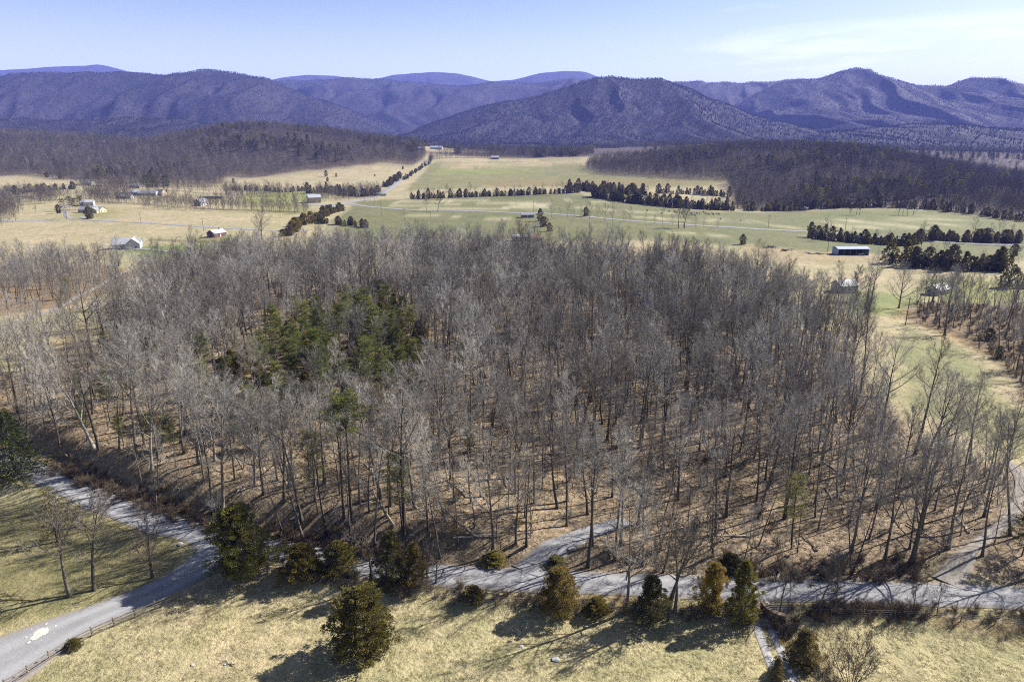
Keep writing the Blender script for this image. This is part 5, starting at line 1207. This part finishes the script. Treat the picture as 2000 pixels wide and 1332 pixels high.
for i, (px, py) in enumerate([(1307,415),(1317,416),(1322,416),(1327,417),(1332,417),(1350,418),(1356,418),(1352,421),(1361,418),(1366,419),(1374,416),(1378,419),(1384,420),(1391,419),(1394,420),(1400,419),(1404,420),(1357,423),(1408,429),(1447,432),(1264,413),(1292,418)]):
    p = G(px, py); o = bpy.data.objects.new('cow', CM); COL.objects.link(o); o.location = (p[0], p[1], float(gz(*p)[0])-.02); o.rotation_euler = (0,0,NR.uniform(0,6.28)); o.scale = (1.1,)*3
    tag(o, ('black cow standing apart at the lower edge of the herd' if i == 18 else 'black cow grazing alone right of the herd' if i == 19 else 'black cow farthest left of the herd, nearest the hedge' if i == 20 else 'black cow second from the left, just before the herd' if i == 21 else 'black cow in the loose herd on the green pasture'), 'cow', 'cattle herd')
# ---- rocks, rubble, chalk, fallen timber
def rock_mesh(seed, m):
    bm = bmesh.new(); bmesh.ops.create_icosphere(bm, subdivisions=2, radius=1.0); rr = random.Random(seed)
    for v in bm.verts: v.co *= 1+0.38*mnoise.noise(v.co*1.4+Vector((seed*7.1,0,0))); v.co.z *= .62
    me = bpy.data.meshes.new('rock'); bm.to_mesh(me); bm.free(); me.materials.append(m); return me
RK = [rock_mesh(i, STONEW) for i in range(4)]
for i, (px, py, s_, lab) in enumerate([(1086,1288,.45,'larger grey rock lying in the meadow'),(1103,1284,.22,'smaller grey rock beside the larger meadow rock'),(352,1063,.45,'white rock at the road edge above the gravel drive'),(1115,1072,.5,'tan rock by the forking drive'),(440,1297,.2,'small pale stone in the meadow near the rust-orange cedar'),(376,1298,.2,'small pale stone in the left meadow'),(1018,1262,.28,'tiny pale stone in the middle of the meadow')]):
    p = G(px, py); o = bpy.data.objects.new('rock', RK[i % 4]); COL.objects.link(o); o.location = (p[0], p[1], float(gz(*p)[0])+s_*.2); o.scale = (s_*1.2, s_, s_*.8); o.rotation_euler = (0,0,i*1.1); tag(o, lab, 'rock')
rub = []; rl = resample(GP([(322,1146),(345,1133),(365,1122),(382,1113)]), .22)
for q in rl:
    for _ in range(3): rub.append(q+NR.normal(0,.55,2))
rub = np.array(rub); scatter('rubble', np.column_stack([rub, gz(rub[:,0], rub[:,1])+.06]), RK, NR.uniform(.10,.26,len(rub)), NR.uniform(0,6.28,len(rub)), NR.integers(0,4,len(rub)), 'strip of white rubble stones along the gravel drive')
cp = G(80,1238); q = MB()
def patch(cx, cy, R, sd):
    o = len(q.v); n = 36; q.v.append(Vector((cx, cy, float(gz(cx, cy)[0])+.235)))
    for k in range(n):
        a = 6.283*k/n; u = Vector((math.cos(a), math.sin(a), sd)); rr = R*(1+.45*mnoise.noise(u*1.7)+.30*mnoise.noise(u*4.3)); x, y = cx+rr*math.cos(a), cy+rr*1.1*math.sin(a); q.v.append(Vector((x, y, float(gz(x, y)[0])+.19)))
    q.f += [(o, o+1+k, o+1+(k+1) % n) for k in range(n)]
patch(cp[0], cp[1], .95, 3.3)
for k in range(7):
    a = k*.9; patch(cp[0]+1.75*math.cos(a)*(1+.2*math.sin(k*3)), cp[1]+1.7*math.sin(a), .08+.05*((k*7) % 3), k*1.7)
o = bpy.data.objects.new('gravel_patch', q.mesh('gravel_patch', CHALK)); COL.objects.link(o); tag(o, 'white chalky gravel patch dumped on the wide drive', 'gravel patch')
def log(a, b_, r0, label, lift=(0.15,0.15), m=LOGM):
    pa, pb = G(*a), G(*b_); A = Vector((pa[0], pa[1], float(gz(*pa)[0])+lift[0])); B = Vector((pb[0], pb[1], float(gz(*pb)[0])+lift[1])); q = MB(); rr = random.Random(int(a[0])); n = 6
    pts = [A.lerp(B, i/n)+Vector((rr.uniform(-.2,.2), rr.uniform(-.2,.2), rr.uniform(0,.12))) for i in range(n+1)]; q.tube([p_-A for p_ in pts], [r0*(1-.5*i/n) for i in range(n+1)], 6)
    for k in range(5):
        t = rr.uniform(.3,.95); p_, d = along([p_-A for p_ in pts], t); q.spike(p_, p_+(d+rdir(rr)*.9+Vector((0,0,.4))).normalized()*rr.uniform(.8,2.2), r0*.3)
    o = bpy.data.objects.new('fallen_log', q.mesh('fallen_log', m)); COL.objects.link(o); o.location = A; tag(o, label, 'log')
log((770,1032),(728,1000),.28,'brown fallen trunk on the slope left of the feathery tree',(.2,4.0)); log((925,1050),(855,1015),.26,'long dark fallen trunk left of the feathery tree',(.2,3.0)); log((792,1045),(812,1035),.12,'bleached white branch on the leaf litter'); log((570,1015),(608,995),.14,'bleached fallen limb above the dark bank'); log((905,770),(930,772),.3,'bleached log in the small clearing of the wood'); log((470,1000),(500,985),.15,'pale fallen branch behind the big cedar'); log((1690,905),(1660,890),.2,'grey fallen trunk deep in the right wood'); log((1905,1035),(1960,1015),.15,'fallen limb beside the right track')
log((455,1300),(440,1290),.10,'short bleached stick in the meadow'); log((150,1030),(60,1035),.10,'pale fallen branch on the lawn below the spruce')
# ---- deadfall on the wood floor, too much to count
DF = []
for sd in range(4):
    rr = random.Random(300+sd); q = MB(); L_ = rr.uniform(5,9); pts = [Vector((L_*i/6-L_/2, rr.uniform(-.25,.25), .12+rr.uniform(0,.15))) for i in range(7)]; q.tube(pts, [.17*(1-.6*i/6) for i in range(7)], 5)
    for k in range(9):
        p_, d = along(pts, rr.uniform(.3,1)); q.spike(p_, p_+(d+rdir(rr)*.9+Vector((0,0,.25))).normalized()*rr.uniform(.8,2.4), .05)
    DF.append(q.mesh('deadfall', LOGM))
df = poisson(FOREST, 7.5, NR, 2500, DRIVE_EX); df = df[df[:,1] < 230]
scatter('deadfall', np.column_stack([df, gz(df[:,0], df[:,1])]), DF, NR.uniform(.5,1.1,len(df)), NR.uniform(0,6.28,len(df)), NR.integers(0,4,len(df)), 'fallen limbs and dead trunks littering the wood floor', 0.03)
# ---- timber and scrap heaps by the shed
for px, py, L_, n, lab, m_ in [(1500,484,5,18,'grey heap of old timber left of the long shed',LOGM),(1540,490,4,12,'smaller brown timber heap left of the long shed',BRAMBLE),(1590,496,5,8,'pale sheet-metal heap near the utility pole',ROOFW),(1765,505,4,8,'red farm scrap right of the long shed',REDM)]:
    p = G(px, py); q = MB(); rr = random.Random(px)
    for k in range(n):
        c = Vector((rr.uniform(-4,4), rr.uniform(-2,2), rr.uniform(.1,.9))); d = Vector((rr.uniform(-1,1), rr.uniform(-.6,.6), rr.uniform(-.12,.12))).normalized()*L_*.5; q.tube([c-d, c+d], [.22,.18], 5)
    o = bpy.data.objects.new('timber_heap' if m_ is not REDM else 'scrap_heap', q.mesh('heap', m_)); COL.objects.link(o); o.location = (p[0], p[1], float(gz(*p)[0])); tag(o, lab, 'heap')

# ------------------------------------------------------------------ undergrowth, brambles, grass tufts, loose leaves
def strip_pts(line, w, n):
    P = resample(GP(line), .5); k = NR.integers(0, len(P), n); return P[k]+NR.normal(0, w, (n, 2))
br = np.vstack([strip_pts([(560,1122),(700,1142),(860,1160),(1000,1174),(1140,1184),(1300,1193),(1460,1200)], .9, 200), strip_pts([(1600,1194),(1700,1192),(1790,1194)], .6, 95), strip_pts([(1560,1200),(1800,1200),(2050,1212)], 1.0, 70),
                strip_pts([(110,915),(250,970),(400,1022),(560,1055),(700,1082),(840,1098)], 1.3, 420), strip_pts([(1480,1118),(1600,1120),(1720,1116),(1800,1105)], 1.5, 120), strip_pts([(1520,1225),(1560,1270),(1620,1330)], 1.2, 60)])
uf = poisson(FOREST, 3.2, NR, 9000, DRIVE_EX); uf = uf[NR.random(len(uf)) < .45]
rh = poisson(RHEDGE, 2.5, NR, 3000)
ub = np.vstack([br, uf, rh]); ui = np.concatenate([NR.integers(0,2,len(br)), NR.choice([0,1,2,2],len(uf)), NR.integers(0,3,len(rh))])
us = np.concatenate([NR.uniform(.25,.95,len(br)), NR.uniform(.5,1.3,len(uf)), NR.uniform(.6,1.4,len(rh))])
scatter('undergrowth', np.column_stack([ub, gz(ub[:,0], ub[:,1])]), SH, us, NR.uniform(0,6.28,len(ub)), ui, 'brambles and brush along the verge, the bank and the wood floor')
def tuft(seed, n, h, m, flat=False):
    rr = random.Random(seed); q = MB()
    for k in range(n):
        a = rr.uniform(0,6.283); p_ = Vector((rr.uniform(-.25,.25), rr.uniform(-.25,.25), 0)); d = Vector((math.cos(a)*rr.uniform(.2,1), math.sin(a)*rr.uniform(.2,1), 1 if not flat else .1))
        q.blade(p_, p_+d.normalized()*h*rr.uniform(.5,1.1), h*(.10 if not flat else .35), rdir(rr))
    return q.mesh('tuft', m)
TU = [tuft(i, 12, .20, GRASSM) for i in range(3)]
n_ = 60000; gx = NR.uniform(-95, 95, n_); gy = NR.uniform(56, 98, n_); u_, v_ = px_of(gx, gy, 0.0)
ok = (v_ < 1370) & (u_ > -40) & (u_ < 2040); gx, gy = gx[ok], gy[ok]; sd, _ = road_side(gx, gy)
dp = in_poly(gx, gy, GP([(440,1060),(400,1085),(240,1170),(100,1215),(-200,1250),(-250,1500),(20,1352),(150,1262),(330,1180),(440,1125)])); ok = (sd < -4.6) & ~dp & ~in_poly(gx, gy, LAWN_P) & ~in_poly(gx, gy, GP([(1462,1150),(1500,1150),(1560,1350),(1515,1350),(1472,1220)]))
ok &= fbm(gx, gy, 1.6, 2, 90) > 0.36
gx, gy = gx[ok], gy[ok]
scatter('dry_grass', np.column_stack([gx, gy, gz(gx, gy)-.02]), TU, NR.uniform(.45,1.15,len(gx)), NR.uniform(0,6.28,len(gx)), NR.integers(0,3,len(gx)), 'dry straw-coloured grass tufts of the meadow')
LV = [tuft(40+i, 9, .22, LEAFM, True) for i in range(3)]
lp_ = poisson(FOREST, .9, NR, 90000, DRIVE_EX[:2]); lp_ = lp_[(lp_[:,1] < 190)]
scatter('leaf_litter', np.column_stack([lp_, gz(lp_[:,0], lp_[:,1])+.02]), LV, NR.uniform(.8,1.9,len(lp_)), NR.uniform(0,6.28,len(lp_)), NR.integers(0,3,len(lp_)), 'drifts of brown fallen leaves on the wood floor')
print('grass', len(gx), 'leaves', len(lp_))

# ------------------------------------------------------------------ look-alikes are told apart by their order across the view
def ordinal(n):
    one = 'zeroth first second third fourth fifth sixth seventh eighth ninth tenth eleventh twelfth thirteenth fourteenth fifteenth sixteenth seventeenth eighteenth nineteenth'.split()
    ten = {2: 'twent', 3: 'thirt', 4: 'fort', 5: 'fift', 6: 'sixt', 7: 'sevent'}
    if n < 20: return one[n]
    t, u = divmod(n, 10); return ten[t]+'ieth' if u == 0 else ten[t]+'y-'+one[u]
same = {}
for o in SC.objects:
    if o.parent is None and 'category' in o and 'label' in o: same.setdefault(o['label'], []).append(o)
for lab, os_ in same.items():
    if len(os_) < 2: continue
    os_.sort(key=lambda o: px_of(*o.location)[0])
    for i, o in enumerate(os_):
        o['label'] = lab+', '+ordinal(i+1)+' from left'
        if 'group' not in o: o['group'] = lab
